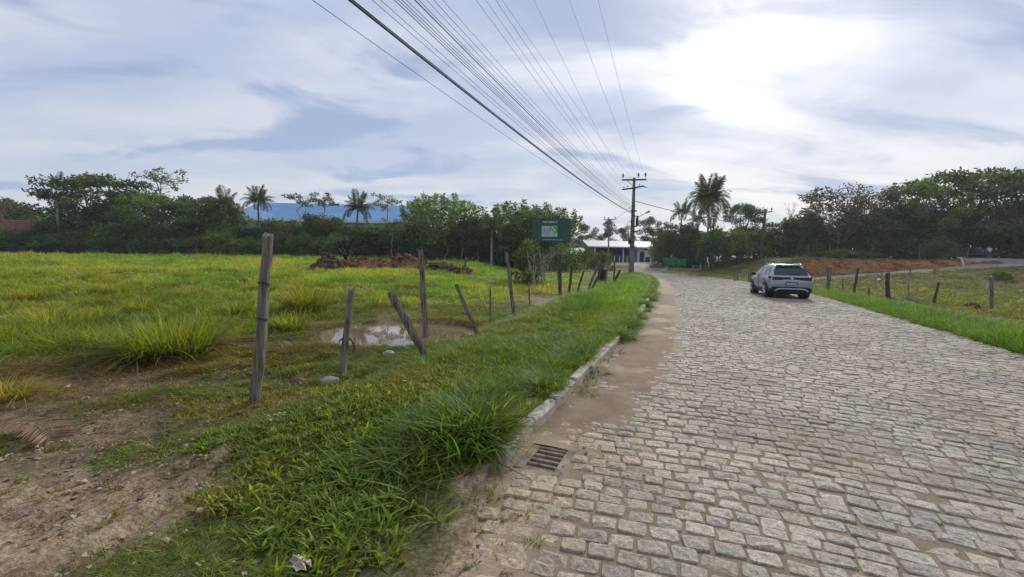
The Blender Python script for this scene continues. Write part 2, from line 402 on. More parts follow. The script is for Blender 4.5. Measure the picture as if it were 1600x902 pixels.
def strip_sheet(name, A, B, mt, nu=60, nv=12, off=.03, parent=None):
    A = catmull(A, 20); B = catmull(B, 20); ui = np.linspace(0, len(A) - 1, nu).astype(int); vv = np.linspace(-.04, 1.04, nv)
    P = A[ui][:, None] * (1 - vv[None, :, None]) + B[ui][:, None] * vv[None, :, None]
    x = P[..., 0].ravel(); y = P[..., 1].ravel(); z = Hq(x, y)[0] + off
    edge = np.minimum(vv + .04, 1.04 - vv); z = z - np.tile(np.where(edge < .02, .25, 0), nu)
    i = np.arange(nu - 1)[:, None] * nv; j = np.arange(nv - 1)[None]
    F = np.stack([i + j, i + nv + j, i + nv + j + 1, i + j + 1], -1).reshape(-1, 4)
    return tag(mesh_np(name, np.stack([x, y, z], 1), F, mt, smooth=True), kind='structure')
M_gravel = mat('pale_gravel', (.36, .31, .24), .95, var=.2, vscale=1.2, bump=.5, bscale=20)
M_drive = mat('dirt_drive', (.30, .26, .21), .95, var=.2, vscale=1.2, bump=.5, bscale=20)
strip_sheet('gravel_road', GRAVEL_A, GRAVEL_B, M_gravel)
strip_sheet('dirt_drive', DRIVE_A, DRIVE_B, M_drive)

def build_bank():
    nu, nv = 260, 26; xs = np.linspace(31.5, 57.5, nu); tt = np.linspace(0, 1, nv); X, T = np.meshgrid(xs, tt, indexing='ij'); x = X.ravel(); t = T.ravel()
    zb = np.repeat(Hq(xs, np.full(nu, 49.6), False)[0], nv) - .15; zt = np.repeat(Hq(xs, np.full(nu, 54.4), False)[0], nv) + .05 + .35 * (np.repeat(fbm(xs, xs * 0, 1.4, 4, 91), nv) - .5)
    fade = sstep(31.5, 35.5, x) * sstep(57.5, 53, x); zt = lerp(zb + .15, zt, fade)
    gul = fbm(x * 1.0, t * 1.2, .8, 4, 92); y = 50.2 + 1.7 * t ** .8 + (gul - .5) * 1.5 * np.sin(math.pi * np.clip(t * .9 + .1, 0, 1)) + (fbm(x, t * 3, .25, 3, 93) - .5) * .28
    z = lerp(zb, zt, t); y = np.where(t > .98, 53.6, y)
    n = fbm(x, t * 2.2, .9, 4, 94); n2 = fbm(x * 1.0, t * 3.0, .3, 3, 95); C = lerp(np.array([.145, .060, .034])[None], np.array([.40, .165, .066])[None], sstep(.28, .70, n * .6 + n2 * .4)[:, None]); C = lerp(C, np.array([.34, .20, .09])[None], (sstep(.55, .72, fbm(x, t, 2.5, 3, 96)))[:, None] * .6)
    C = lerp(C, np.array([.07, .085, .03])[None], sstep(.80, .97, t + .35 * (n2 - .5))[:, None]); i = np.arange(nu - 1)[:, None] * nv; j = np.arange(nv - 1)[None]
    F = np.stack([i + j, i + nv + j, i + nv + j + 1, i + j + 1], -1).reshape(-1, 4); tag(mesh_np('earth_bank', np.stack([x, y, z], 1), F, M_soil, smooth=True, colors=C), kind='structure')
build_bank()

# ------------------------------------------------------------------ cobbled road
def bed_material():
    m = bpy.data.materials.new('sand_bed'); m.use_nodes = True; t = NT(m.node_tree); b = t.n['Principled BSDF']; b.inputs['Specular IOR Level'].default_value = .25
    v = t.node('ShaderNodeTexCoord').outputs['Object']; c = t.attr('tint')
    n1 = t.noise(v, 3, 5, .6); n2 = t.noise(v, 60, 4, .7)
    c = t.mix(1.0, c, t.mix(t.ramp(n1, .3, .7), (.82, .8, .78), (1.12, 1.12, 1.12)), 'MULTIPLY')
    c = t.mix(1.0, c, t.mix(t.ramp(n2, .3, .7), (.78, .77, .75), (1.2, 1.2, 1.2)), 'MULTIPLY')
    t.put(b.inputs['Base Color'], c); b.inputs['Roughness'].default_value = .9
    t.put(b.inputs['Normal'], t.bump(t.math('ADD', t.math('MULTIPLY', n1, .6), t.math('MULTIPLY', n2, .25)), .5, .02)); return m
def stone_material():
    m = bpy.data.materials.new('granite_sett'); m.use_nodes = True; t = NT(m.node_tree); b = t.n['Principled BSDF']; b.inputs['Specular IOR Level'].default_value = .3
    geo = t.node('ShaderNodeNewGeometry'); v = geo.outputs['Position']
    n1 = t.noise(v, 14, 6, .68); n2 = t.noise(v, 90, 4, .75); n3 = t.noise(v, 34, 5, .7, .6); n4 = t.noise(v, .55, 4, .6)
    c = t.mix(1.0, t.attr('tint'), t.node('ShaderNodeObjectInfo').outputs['Color'], 'MULTIPLY')
    c = t.mix(1.0, c, t.mix(t.ramp(n3, .32, .68), (.62, .62, .63), (1.22, 1.22, 1.2)), 'MULTIPLY')
    c = t.mix(1.0, c, t.mix(t.ramp(n2, .35, .65), (.72, .72, .72), (1.25, 1.25, 1.25)), 'MULTIPLY')
    c = t.mix(t.ramp(n1, .52, .72, 0, .55), c, (.30, .235, .165))                  # sandy dirt left on the stone
    c = t.mix(t.ramp(n4, .45, .7, 0, .35), c, (.31, .26, .20))
    c = t.mix(1.0, c, t.mix(t.ramp(t.noise(v, .9, 5, .6, .4), .35, .65), (.80, .80, .80), (1.08, 1.08, 1.07)), 'MULTIPLY')   # worn and stained patches
    t.put(b.inputs['Base Color'], c); b.inputs['Roughness'].default_value = .8
    h = t.math('ADD', t.math('MULTIPLY', n1, .8), t.math('ADD', t.math('MULTIPLY', n3, .5), t.math('MULTIPLY', n2, .15)))
    t.put(b.inputs['Normal'], t.bump(h, .8, .014)); return m
M_bed = bed_material(); M_stone = stone_material()
def sand_height(q, w, x, y):
    """level of the sand against the paving: low in the joints, burying the stones along the left gutter"""
    edge = .84 - .66 * sstep(5.4, 3.7, y) - .15 * sstep(22, 30, y) + .55 * (fbm(x, y, 1.1, 3, 41) - .5) + .35 * (fbm(x, y, .35, 3, 42) - .5)
    s = sstep(edge + .62, edge - .22, q)
    return zroad(y) - .0065 + s * .0205 + (fbm(x, y, .4, 3, 43) - .5) * .012 * (1 + 1.5 * s) - .012 * sstep(.3, .0, q) - .022 * sstep(.5, .1, q) * sstep(3.7, 3.2, y), s
road = empty('road', (0, 0, 0)); tag(road, kind='structure')
def build_bed():
    # fine cells near the camera, coarse ones far away
    st = [0.0]
    while st[-1] < SC[-1]:
        k = np.searchsorted(SC, st[-1]); k = min(k, len(MC) - 1); r = math.hypot(*MC[k]); st.append(st[-1] + np.clip(r * .012, .05, .5))
    st = np.array(st[:-1]); vv = np.concatenate([np.linspace(-.02, .30, 44), np.linspace(.32, 1.03, 36)])
    Li = np.stack([np.interp(st, SC, LC[:, k]) for k in (0, 1)], 1); Ri = np.stack([np.interp(st, SC, RC[:, k]) for k in (0, 1)], 1)
    P = Li[:, None] * (1 - vv[None, :, None]) + Ri[:, None] * vv[None, :, None]; x = P[..., 0].ravel(); y = P[..., 1].ravel()
    W = np.linalg.norm(Ri - Li, axis=1); q = (vv[None] * W[:, None]).ravel(); w = np.repeat(W, len(vv))
    z, s = sand_height(q, w, x, y)
    z = z - .05 * sstep(1.0, 1.03, q / w)
    nu, nv = len(st), len(vv); i = np.arange(nu - 1)[:, None] * nv; j = np.arange(nv - 1)[None]
    F = np.stack([i + j, i + j + 1, i + nv + j + 1, i + nv + j], -1).reshape(-1, 4)
    cx = x[F].mean(1); cy = y[F].mean(1); gx, gy = grate_local(cx, cy); F = F[~((np.abs(gx) < .165) & (np.abs(gy) < .215))]
    joint = np.array([.215, .165, .110]); sand = np.array([.36, .28, .19]); damp = np.array([.215, .155, .098])
    C = lerp(joint[None], sand[None], s[:, None])
    g = sstep(1.25, .85, q) * sstep(3.4, 4.2, y) * sstep(30, 16, y) * sstep(.30, .42, fbm(x, y, .9, 3, 44) )
    C = lerp(C, damp[None], g[:, None])
    grey = np.array([.24, .21, .17]); C = lerp(C, grey[None], (sstep(26, 44, np.hypot(x, y)) * (1 - s))[:, None])
    tag(mesh_np('sand_bed', np.stack([x, y, z], 1), F, M_bed, road, smooth=True, colors=C), kind='structure')
build_bed()

RED = [(3.0, -.8), (4.98, 4.05), (5.66, 5.46), (7.66, 10.59), (10.09, 16.84), (13, 24.5)]
def stone_outline(r, n=8):
    """rounded irregular block outline in a unit cell (-.5..+.5)"""
    base = [(-.5, -.40), (-.43, -.5), (.43, -.5), (.5, -.41), (.5, .40), (.43, .5), (-.42, .5), (-.5, .42)]
    return np.array([(a * (1 + .06 * r.standard_normal()), b * (1 + .07 * r.standard_normal())) for a, b in base])
def stone_geo(r, lod=2):
    """verts, faces: top at z~0, sides down to -.06"""
    if lod == 0:
        o = np.array([(-.47, -.45), (.47, -.45), (.47, .45), (-.47, .45)]) * (1 + .06 * r.standard_normal((4, 2)))
        V = [(a * .93, b * .93, .0) for a, b in o] + [(a, b, -.03) for a, b in o]
        return np.array(V), [[0, 1, 2, 3]] + [[i, i + 4, (i + 1) % 4 + 4, (i + 1) % 4] for i in range(4)]
    o = stone_outline(r); n = 8
    tz = r.normal(0, .0028, n)
    V = [(a * .945, b * .935, tz[i] - .001) for i, (a, b) in enumerate(o)] + [(a, b, tz[i] - .009) for i, (a, b) in enumerate(o)] + [(a * 1.03, b * 1.03, -.06) for a, b in o]
    Fs = []
    for k in (0, n):
        Fs += [[k + i, k + n + i, k + n + (i + 1) % n, k + (i + 1) % n] for i in range(n)]
    if lod == 1:
        Fs.append(list(range(n)))
    else:
        mid = [(a * .45 + .02 * r.standard_normal(), b * .45 + .02 * r.standard_normal(), .004 + .004 * r.standard_normal()) for a, b in o[::2]]
        b = len(V); V += mid; V.append((0, 0, .005 + .003 * r.standard_normal())); c = len(V) - 1
        for k in range(4):
            i = 2 * k; j = b + k; jn = b + (k + 1) % 4
            Fs += [[j, i, i + 1], [j, i + 1, jn], [i + 1, (i + 2) % 8, jn], [c, j, jn]]
    return np.array(V), Fs
def stone_tint(r, red=0.0):
    g = r.uniform(.31, .46); wm = r.uniform(-.012, .03)
    c = np.array([g * 1.05 + wm, g * .93 + wm * .4, g * .755 - wm * .5])
    return lerp(c, np.array([.40, .27, .22]) * r.uniform(.85, 1.15), red)
def row_arc(t):                                   # rows bow forward in the middle of the carriageway
    return -.16 * (np.log(np.cosh((t - 2.0) / 1.1)) * 1.1)
def build_stones():
    r = np.random.default_rng(5); items = []; s = 2.4; redx = np.array(RED)
    smax = SC[-1] - 6
    while s < smax:
        dep = r.uniform(.108, .140)
        far = s > 55
        if far: dep *= 1.35
        k0 = np.searchsorted(SC, s); W = WD[min(k0, len(WD) - 1)]
        t = r.uniform(.10, .30)
        while t < W - .05:
            wd = r.uniform(.125, .195) * (1.5 if far else 1); tc = t + wd / 2; t += wd + r.uniform(.008, .020)
            if r.random() < .012: continue                     # a missing stone
            ss = s + row_arc(tc) + r.normal(0, .010) + .05 * math.sin(tc * 1.3 + s * .21)
            items.append((ss, tc, wd, dep * r.uniform(.90, 1.02)))
        s += dep + r.uniform(.010, .024)
    it = np.array(items)
    Lx = [np.interp(it[:, 0], SC, LC[:, k]) for k in (0, 1)]; nx = [np.interp(it[:, 0], SC, NV[:, k]) for k in (0, 1)]
    x = Lx[0] + nx[0] * it[:, 1]; y = Lx[1] + nx[1] * it[:, 1]
    ang = np.arctan2(nx[1], nx[0]); ds = .16 * np.tanh((it[:, 1] - 2.0) / 1.1)
    ang = ang - np.arctan(ds) + r.normal(0, .035, len(x))
    keep = (np.hypot(x, y) > .9) & (y > .2)
    gx, gy = grate_local(x, y); keep &= ~((np.abs(gx) < .24) & (np.abs(gy) < .28))
    # in front of the lens or not, for picking the 300 largest
    P = np.stack([x, y, 0 * x - CAMH], 1); dep_ = P @ CF; px = 800 + FPX * (P @ CR) / np.maximum(dep_, .1); py = 451 - FPX * (P @ CU) / np.maximum(dep_, .1)
    vis = (dep_ > .2) & (px > -40) & (px < 1640) & (py < 960)
    redd = np.interp(y, redx[:, 1], redx[:, 0]); red = np.exp(-((x - redd) / .22) ** 2) * (y < 24) * .55
    qd = it[:, 1]; dust = np.clip(sstep(1.5, .35, qd) * .55 + .25 * sstep(.5, .68, fbm(x, y, 1.4, 4, 46)), 0, .6) * sstep(30, 15, y); SANDC = np.array([.40, .325, .235])
    zs = zroad(y) + r.normal(0, .0032, len(x)) + .002
    order = np.argsort(np.where(vis & keep, -it[:, 2] * it[:, 3] / np.maximum(dep_, .3) ** 3, 1)); near = np.zeros(len(x), bool); near[order[:298]] = True
    variants = []
    for k in range(28):
        V, Fs = stone_geo(r, 2); ob = mesh_np('paving_stone', V, Fs, M_stone, colors=np.tile(stone_tint(r), (len(V), 1)), smooth=False); variants.append(ob.data); bpy.data.objects.remove(ob)
    for i in np.nonzero(near & keep)[0]:
        o = bpy.data.objects.new('paving_stone', variants[r.integers(28)]); o.location = (x[i], y[i], zs[i]); o.rotation_euler = (r.normal(0, .012), r.normal(0, .012), ang[i] + (math.pi if r.random() < .5 else 0))
        o.scale = (it[i, 2], it[i, 3], 1); link(o, road); o.color = (*(lerp(np.ones(3), SANDC / .36, dust[i])), 1)
    VV = []; FF = []; CC = []; b = 0
    for i in np.nonzero(keep & ~near)[0]:
        dd = math.hypot(x[i], y[i])
        if not vis[i] and dd > 14: continue
        V, Fs = stone_geo(r, 2 if dd < 7 else (1 if dd < 22 else 0)); V = V * (it[i, 2], it[i, 3], 1); c, s_ = math.cos(ang[i]), math.sin(ang[i]); tl = r.normal(0, .014, 2)
        VV.append(np.stack([x[i] + V[:, 0] * c - V[:, 1] * s_, y[i] + V[:, 0] * s_ + V[:, 1] * c, zs[i] + V[:, 2] + V[:, 0] * tl[0] + V[:, 1] * tl[1]], 1))
        FF += [[a + b for a in f] for f in Fs]; b += len(V); CC.append(np.tile(lerp(stone_tint(r, red[i]), SANDC, dust[i]), (len(V), 1)))
    o = mesh_np('paving_stones', np.concatenate(VV), FF, M_stone, road, colors=np.concatenate(CC)); tag(o, kind='stuff')
build_stones()

# kerb
kerb = empty('kerb', (0, 0, 0)); tag(kerb, kind='structure')
def build_kerb():
    r = random.Random(3); s = np.searchsorted(LC[:, 1], 3.35); dl = np.concatenate([[0], np.cumsum(np.linalg.norm(np.diff(LC, axis=0), axis=1))])
    cur = dl[s]; end = dl[np.searchsorted(LC[:, 1], 41)]
    while cur < end:
        ln = r.uniform(.62, .88); a = cur + ln / 2
        x = np.interp(a, dl, LC[:, 0]); y = np.interp(a, dl, LC[:, 1]); n = [np.interp(a, dl, NV[:, k]) for k in (0, 1)]
        x -= n[0] * .02; y -= n[1] * .02
        bm = bmesh.new(); bmesh.ops.create_cube(bm, size=1); bmesh.ops.scale(bm, vec=(.13, ln - .012, .34), verts=bm.verts)
        bmesh.ops.subdivide_edges(bm, edges=[e for e in bm.edges if abs((e.verts[0].co - e.verts[1].co).y) > .3], cuts=3)
        bmesh.ops.bevel(bm, geom=[e for e in bm.edges if e.is_manifold and e.calc_face_angle(0) > .5], offset=.02, segments=1, affect='EDGES')
        for v in bm.verts: v.co += Vector((r.gauss(0, .004), r.gauss(0, .004), r.gauss(0, .005)))
        me = bpy.data.meshes.new('kerb_stone'); bm.to_mesh(me); bm.free(); me.materials.append(M_kerb)
        o = link(bpy.data.objects.new('kerb_stone', me), kerb); o.location = (x, y, float(zroad(y)) - .17 + .125 + r.gauss(0, .008)); o.rotation_euler = (r.gauss(0, .02), r.gauss(0, .05), math.atan2(n[1], n[0]) + r.gauss(0, .015))
        cur += ln
build_kerb()

# drain grate in the gutter
gr = empty('drain_grate', (GR_C[0], GR_C[1], 0.0), GR_A); tag(gr, 'concrete slotted drain cover set in the sandy gutter beside the kerb', 'drain cover')
b = MB()
for sx in (-1, 1): b.box((sx * .165, 0, -.046), (.09, .50, .09), bev=.008)
for sy in (-1, 1): b.box((0, sy * .215, -.048), (.242, .08, .085), bev=.008)
M_grate = mat('dirty_grate_concrete', (.25, .20, .15), .95, var=.35, vscale=9, bump=.6, bscale=35)
b.build('frame', M_grate, gr)
for k in range(4): MB().box((0, -.128 + k * .086, -.036 - .002 * k), (.242, .034, .07), bev=.006).build('bar', M_grate, gr)
MB().box((0, 0, -.44), (.42, .5, .02)).build('pit_floor', M_dark, gr)

# puddle
def build_puddle():
    m = bpy.data.materials.new('muddy_water'); m.use_nodes = True; t = NT(m.node_tree); bs = t.n['Principled BSDF']
    bs.inputs['Base Color'].default_value = (.20, .135, .075, 1); bs.inputs['Roughness'].default_value = .02; bs.inputs['Specular IOR Level'].default_value = .9; bs.inputs['IOR'].default_value = 1.9
    v = t.node('ShaderNodeTexCoord').outputs['Object']; t.put(bs.inputs['Normal'], t.bump(t.noise(v, 5, 2, .5), .006, .01))
    n = 64; V = [(PUD[0], PUD[1], PUDZ)] + [(PUD[0] + 2.5 * math.cos(2 * math.pi * k / n), PUD[1] + 2.5 * math.sin(2 * math.pi * k / n), PUDZ) for k in range(n)]
    tag(mesh_np('puddle', V, [[0, k + 1, (k + 1) % n + 1] for k in range(n)], m), kind='structure')
build_puddle()
# ------------------------------------------------------------------ vegetation kit
M_leaf_dark = leaf_mat('dark_leaf', (.076, .122, .048), .55, .42)
M_leaf_mid = leaf_mat('mid_green_leaf', (.105, .172, .052), .5, .42)
M_leaf_light = leaf_mat('light_green_leaf', (.150, .245, .052), .45)
M_leaf_olive = leaf_mat('olive_leaf', (.11, .115, .042), .5)
M_leaf_purple = leaf_mat('purple_brown_leaf', (.120, .100, .080), .5, hue=(1.1, .95, 1.1))
M_leaf_blue = leaf_mat('blue_green_leaf', (.085, .125, .085), .4)
M_palm = leaf_mat('palm_leaf', (.080, .110, .040), .35, .3, rough=.45)
M_palm_dead = leaf_mat('dead_palm_leaf', (.19, .155, .105), .4, .25)
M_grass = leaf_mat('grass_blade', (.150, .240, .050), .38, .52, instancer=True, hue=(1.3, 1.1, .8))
M_grassc = leaf_mat('clump_blade', (.150, .235, .050), .42, .52, hue=(1.4, 1.1, .8))
M_strawb = leaf_mat('straw_blade', (.28, .21, .10), .4, .3, instancer=True, hue=(1.1, 1.05, .95))

def leaf_cloud(r, cen, rad, n, size, asp=.5, up=.3, shell=.55):
    """leaf cards around clump centres; returns verts, quads, tints"""
    cen = np.asarray(cen, float); k = len(cen); rad = np.broadcast_to(np.asarray(rad, float), (k, 3))
    N = k * n; ci = np.repeat(np.arange(k), n)
    d = r.normal(size=(N, 3)); d /= np.linalg.norm(d, axis=1)[:, None]
    p = cen[ci] + d * rad[ci] * (shell + (1 - shell) * r.random((N, 1)) ** .6) * r.uniform(.55, 1.12, (N, 1))
    a = r.normal(size=(N, 3)) + d * .7; a[:, 2] += r.normal(0, .2, N) - .1; a /= np.linalg.norm(a, axis=1)[:, None]
    nn = r.normal(size=(N, 3)) + np.array([0, 0, up * 3]); b = np.cross(a, nn); b /= np.linalg.norm(b, axis=1)[:, None] + 1e-9
    L = size * r.uniform(.6, 1.35, (N, 1)); Wd = L * asp * r.uniform(.7, 1.2, (N, 1)); c = np.cross(b, a)
    V = np.stack([p, p + a * L * .45 + b * Wd * .5 - c * L * .06, p + a * L - c * L * .16, p + a * L * .45 - b * Wd * .5 - c * L * .06], 1).reshape(-1, 3)
    F = np.arange(4 * N).reshape(N, 4)
    tn = r.uniform(.72, 1.28, (k, 1)) * np.array([1, 1, 1.0]) + r.normal(0, .07, (k, 3)) * np.array([1, .3, .6])
    return V, F, np.repeat(np.clip(tn[ci], .4, 1.6), 4, 0)
def limb(m, p0, p1, r0, r1, n=6, sag=.0, seed=None, k=5):
    rr = random.Random(seed); p0 = Vector(p0); p1 = Vector(p1); L = (p1 - p0).length; pts = []
    for i in range(k + 1):
        t = i / k; p = p0.lerp(p1, t); j = L * .05 * math.sin(math.pi * t); p += Vector((rr.gauss(0, 1), rr.gauss(0, 1), rr.gauss(0, .5))) * j; p.z += sag * math.sin(math.pi * t); pts.append(p)
    m.tube(pts, [lerp(r0, r1, i / k) for i in range(k + 1)], n); return pts

PROTO = {}
def finish_tree(key, mbark, trunk, V, F, C, leaf):
    t = trunk.build('trunk', mbark, smooth=True); c = mesh_np('crown', V, F, leaf, colors=C)
    PROTO[key] = (t.data, c.data); bpy.data.objects.remove(t); bpy.data.objects.remove(c)
# all prototypes: unit height 10 m, nominal crown width 8 m
def proto_broad(key, seed, leaf, n=7000, low=.16, flat=1.0, size=.42, bark=None):
    r = np.random.default_rng(seed); m = MB(); cen = []; rad = []; rr = random.Random(seed)
    fork = Vector((rr.gauss(0, .2), rr.gauss(0, .2), 10 * low)); limb(m, (0, 0, -.4), fork, .30, .22, 8, seed=seed)
    lead = Vector((rr.gauss(0, .5), rr.gauss(0, .5), 8.4)); limb(m, fork, lead, .2, .05, 6, seed=seed + 1)
    nb = 34
    for i in range(nb):
        th = i * 2.39996 + rr.gauss(0, .3); h = low + .12 + (1 - low - .2) * ((i + .5) / nb) ** .85
        prof = math.sin(math.pi * min(1, max(0, (h - low + .10) / (1.13 - low)))) ** .62
        R = 4.0 * prof * rr.uniform(.45, 1.0)
        c = Vector((math.cos(th) * R, math.sin(th) * R, 10 * h + rr.gauss(0, .35)))
        if i % 2 == 0: limb(m, fork.lerp(lead, min(.9, max(0, (h - low) * .9))), c, .09, .03, 5, seed=seed + i)
        cen.append(c); s = rr.uniform(.75, 1.35); rad.append((s * 1.15, s * 1.15, s * .78 * flat))
    V, F, C = leaf_cloud(r, cen, rad, n // nb, size); finish_tree(key, bark or M_bark, m, V, F, C, leaf)
def proto_umbrella(key, seed, leaf, n=7400):
    r = np.random.default_rng(seed); m = MB(); cen = []; rad = []; rr = random.Random(seed)
    fork = Vector((0, 0, 3.6)); limb(m, (0, 0, -.4), fork, .30, .2, 8, seed=seed)
    for i in range(40):
        th = i * 2.39996; R = 5.4 * math.sqrt((i + .5) / 40); tier = rr.choice((0, 0, 1, 1, 2, 3, 4))
        z = 9.3 - .055 * R * R - tier * 1.25 + rr.gauss(0, .25); c = Vector((math.cos(th) * R, math.sin(th) * R, z))
        if i % 2 == 0: limb(m, fork + Vector((0, 0, rr.uniform(0, .8))), c - Vector((0, 0, .3)), .10, .03, 5, sag=.5, seed=seed + i)
        cen.append(c); s = rr.uniform(.9, 1.5); rad.append((s * 1.25, s * 1.25, s * .5))
    V, F, C = leaf_cloud(r, cen, rad, n // 40, .40, up=.6, shell=.2); finish_tree(key, M_bark, m, V, F, C, leaf)
def proto_plume(key, seed, leaf, n=10500):
    """dense clump of upright stems with pointed leafy tips"""
    r = np.random.default_rng(seed); m = MB(); cen = []; rad = []; rr = random.Random(seed)
    for i in range(46):
        th = i * 2.39996; R = 4.2 * math.sqrt((i + .5) / 46); top = 10.2 - .16 * R * R * rr.uniform(.6, 1.15) + rr.gauss(0, .45)
        base = Vector((math.cos(th) * R * .25, math.sin(th) * R * .25, 0)); tip = Vector((math.cos(th) * R, math.sin(th) * R, top))
        if i % 2 == 0: limb(m, base - Vector((0, 0, .3)), tip, .07, .012, 5, seed=seed + i)
        for u, s in ((.45, .85), (.6, .85), (.72, .8), (.83, .62), (.92, .42), (1.0, .26)):
            p = base.lerp(tip, u); p.x += math.cos(th) * .5 * math.sin(u * 3); p.y += math.sin(th) * .5 * math.sin(u * 3); cen.append(p); rad.append((s * .8, s * .8, s * 1.05))
    V, F, C = leaf_cloud(r, cen, rad, n // len(cen), .38, asp=.36, up=.1); finish_tree(key, M_bark, m, V, F, C, leaf)
def proto_slender(key, seed, leaf, n=700, spread=1.0):
    r = np.random.default_rng(seed); m = MB(); cen = []; rad = []; rr = random.Random(seed)
    pts = limb(m, (0, 0, -.4), (rr.gauss(0, .25), rr.gauss(0, .25), 9.4), .11, .03, 6, seed=seed, k=9)
    for i in range(15):
        z0 = rr.uniform(7.6, 9.2); p0 = pts[0].lerp(pts[-1], z0 / 9.6); th = rr.uniform(0, 6.28); R = rr.uniform(.5, 1.7) * spread
        c = p0 + Vector((math.cos(th) * R, math.sin(th) * R, rr.uniform(.15, .95))); limb(m, p0, c, .035, .012, 4, seed=seed + i, k=3)
        cen.append(c); s = rr.uniform(.22, .46); rad.append((s * 1.3, s * 1.3, s * .7))
    V, F, C = leaf_cloud(r, cen, rad, n // 15, .26, up=.4); finish_tree(key, M_bark_pale, m, V, F, C, leaf)
def proto_gum(key, seed, leaf, n=4200):
    r = np.random.default_rng(seed); m = MB(); cen = []; rad = []; rr = random.Random(seed)
    pts = limb(m, (0, 0, -.4), (rr.gauss(0, .4), rr.gauss(0, .4), 9.0), .2, .04, 6, seed=seed, k=9)
    for i in range(20):
        z0 = rr.uniform(3.8, 9.0); p0 = pts[0].lerp(pts[-1], z0 / 9.2); th = rr.uniform(0, 6.28); R = rr.uniform(.4, 2.3) * (1.15 - (z0 - 4) * .11)
        c = p0 + Vector((math.cos(th) * R, math.sin(th) * R, rr.uniform(.3, 1.2))); limb(m, p0, c, .06, .015, 4, seed=seed + i, k=3)
        cen.append(c); s = rr.uniform(.45, .85); rad.append((s * .9, s * .9, s * 1.0))
    V, F, C = leaf_cloud(r, cen, rad, n // 20, .34, asp=.3); finish_tree(key, M_bark_pale, m, V, F, C, leaf)
def proto_bush(key, seed, leaf, n=3600):
    """unit: 2 m high, 3 m wide"""
    r = np.random.default_rng(seed); m = MB(); cen = []; rad = []; rr = random.Random(seed)
    for i in range(22):
        th = i * 2.39996; R = 1.25 * math.sqrt((i + .5) / 22); z = 1.55 - .55 * R * R + rr.gauss(0, .12); z = max(.3, z - rr.choice((0, 0, .5)))
        c = Vector((math.cos(th) * R, math.sin(th) * R, z)); limb(m, (math.cos(th) * R * .2, math.sin(th) * R * .2, -.15), c, .035, .012, 4, seed=seed + i, k=3)
        cen.append(c); s = rr.uniform(.28, .46); rad.append((s * 1.1, s * 1.1, s))
    V, F, C = leaf_cloud(r, cen, rad, n // 22, .15); finish_tree(key, M_bark, m, V, F, C, leaf)
def proto_bare(key, seed, leaf, n=500, leafsize=.22):
    r = np.random.default_rng(seed); m = MB(); cen = []; rr = random.Random(seed)
    def grow(p, d, L, rad, lv):
        q = p + d * L; limb(m, p, q, rad, rad * .6, 6 if lv < 2 else 4, seed=rr.random(), k=3)
        if lv >= 4: cen.append(q); return
        for i in range(3 if lv < 3 else 2):
            nd = (d + Vector((rr.gauss(0, .55), rr.gauss(0, .55), rr.gauss(.12, .3)))).normalized(); grow(p.lerp(q, rr.uniform(.65, 1)), nd, L * rr.uniform(.6, .85), rad * .58, lv + 1)
    grow(Vector((0, 0, -.3)), Vector((0, 0, 1)), 3.3, .2, 0)
    V, F, C = leaf_cloud(r, cen, np.tile([[.32, .32, .25]], (len(cen), 1)), max(1, n // len(cen)), leafsize); finish_tree(key, M_bark, m, V, F, C, leaf)
for k, (sd, lf) in enumerate(((1, M_leaf_dark), (2, M_leaf_dark), (3, M_leaf_mid))): proto_broad('broad%d' % k, 10 + sd, lf)
proto_broad('olive', 21, M_leaf_olive); proto_broad('purple', 22, M_leaf_purple, n=4600, size=.34)
proto_umbrella('umbrella0', 31, M_leaf_dark); proto_umbrella('umbrella1', 32, M_leaf_mid)
proto_plume('plume_light', 41, M_leaf_light); proto_plume('plume_dark', 42, M_leaf_mid)
for k in range(3): proto_slender('slender%d' % k, 51 + k, M_leaf_olive)
for k in range(3): proto_gum('gum%d' % k, 61 + k, M_leaf_blue)
proto_bush('bush0', 71, M_leaf_dark); proto_bush('bush1', 72, M_leaf_mid); proto_bush('bush2', 73, M_leaf_light); proto_bush('bush3', 74, M_leaf_olive)
proto_bare('bare0', 81, M_leaf_purple); proto_bare('bare1', 82, M_leaf_olive, 300)

def plant(key, name, px, py_top, D, wpx, label, cat='tree', group=None, unit=10.0, uw=8.0, lean=(0, 0), zoff=0.0, hmin=None):
    x = at(px, 400, D)[0]; z = H(x, D) + zoff; top = at(px, py_top, D)[2]; hgt = max(hmin or .5, top - z); wid = wpx / FPX * D
    e = empty(name, (x, D, z), random.uniform(0, 6.28)); 
    e.rotation_euler = (lean[0], lean[1], random.uniform(0, 6.28)) if lean != (0, 0) else (0, 0, random.uniform(0, 6.28))
    tag(e, label, cat, group); t, c = PROTO[key]
    for nm, me in (('trunk' if cat != 'bush' else 'stem', t), ('crown' if cat != 'bush' else 'foliage', c)):
        o = bpy.data.objects.new(nm, me); link(o, e); o.scale = (wid / uw, wid / uw, hgt / unit)
    return e
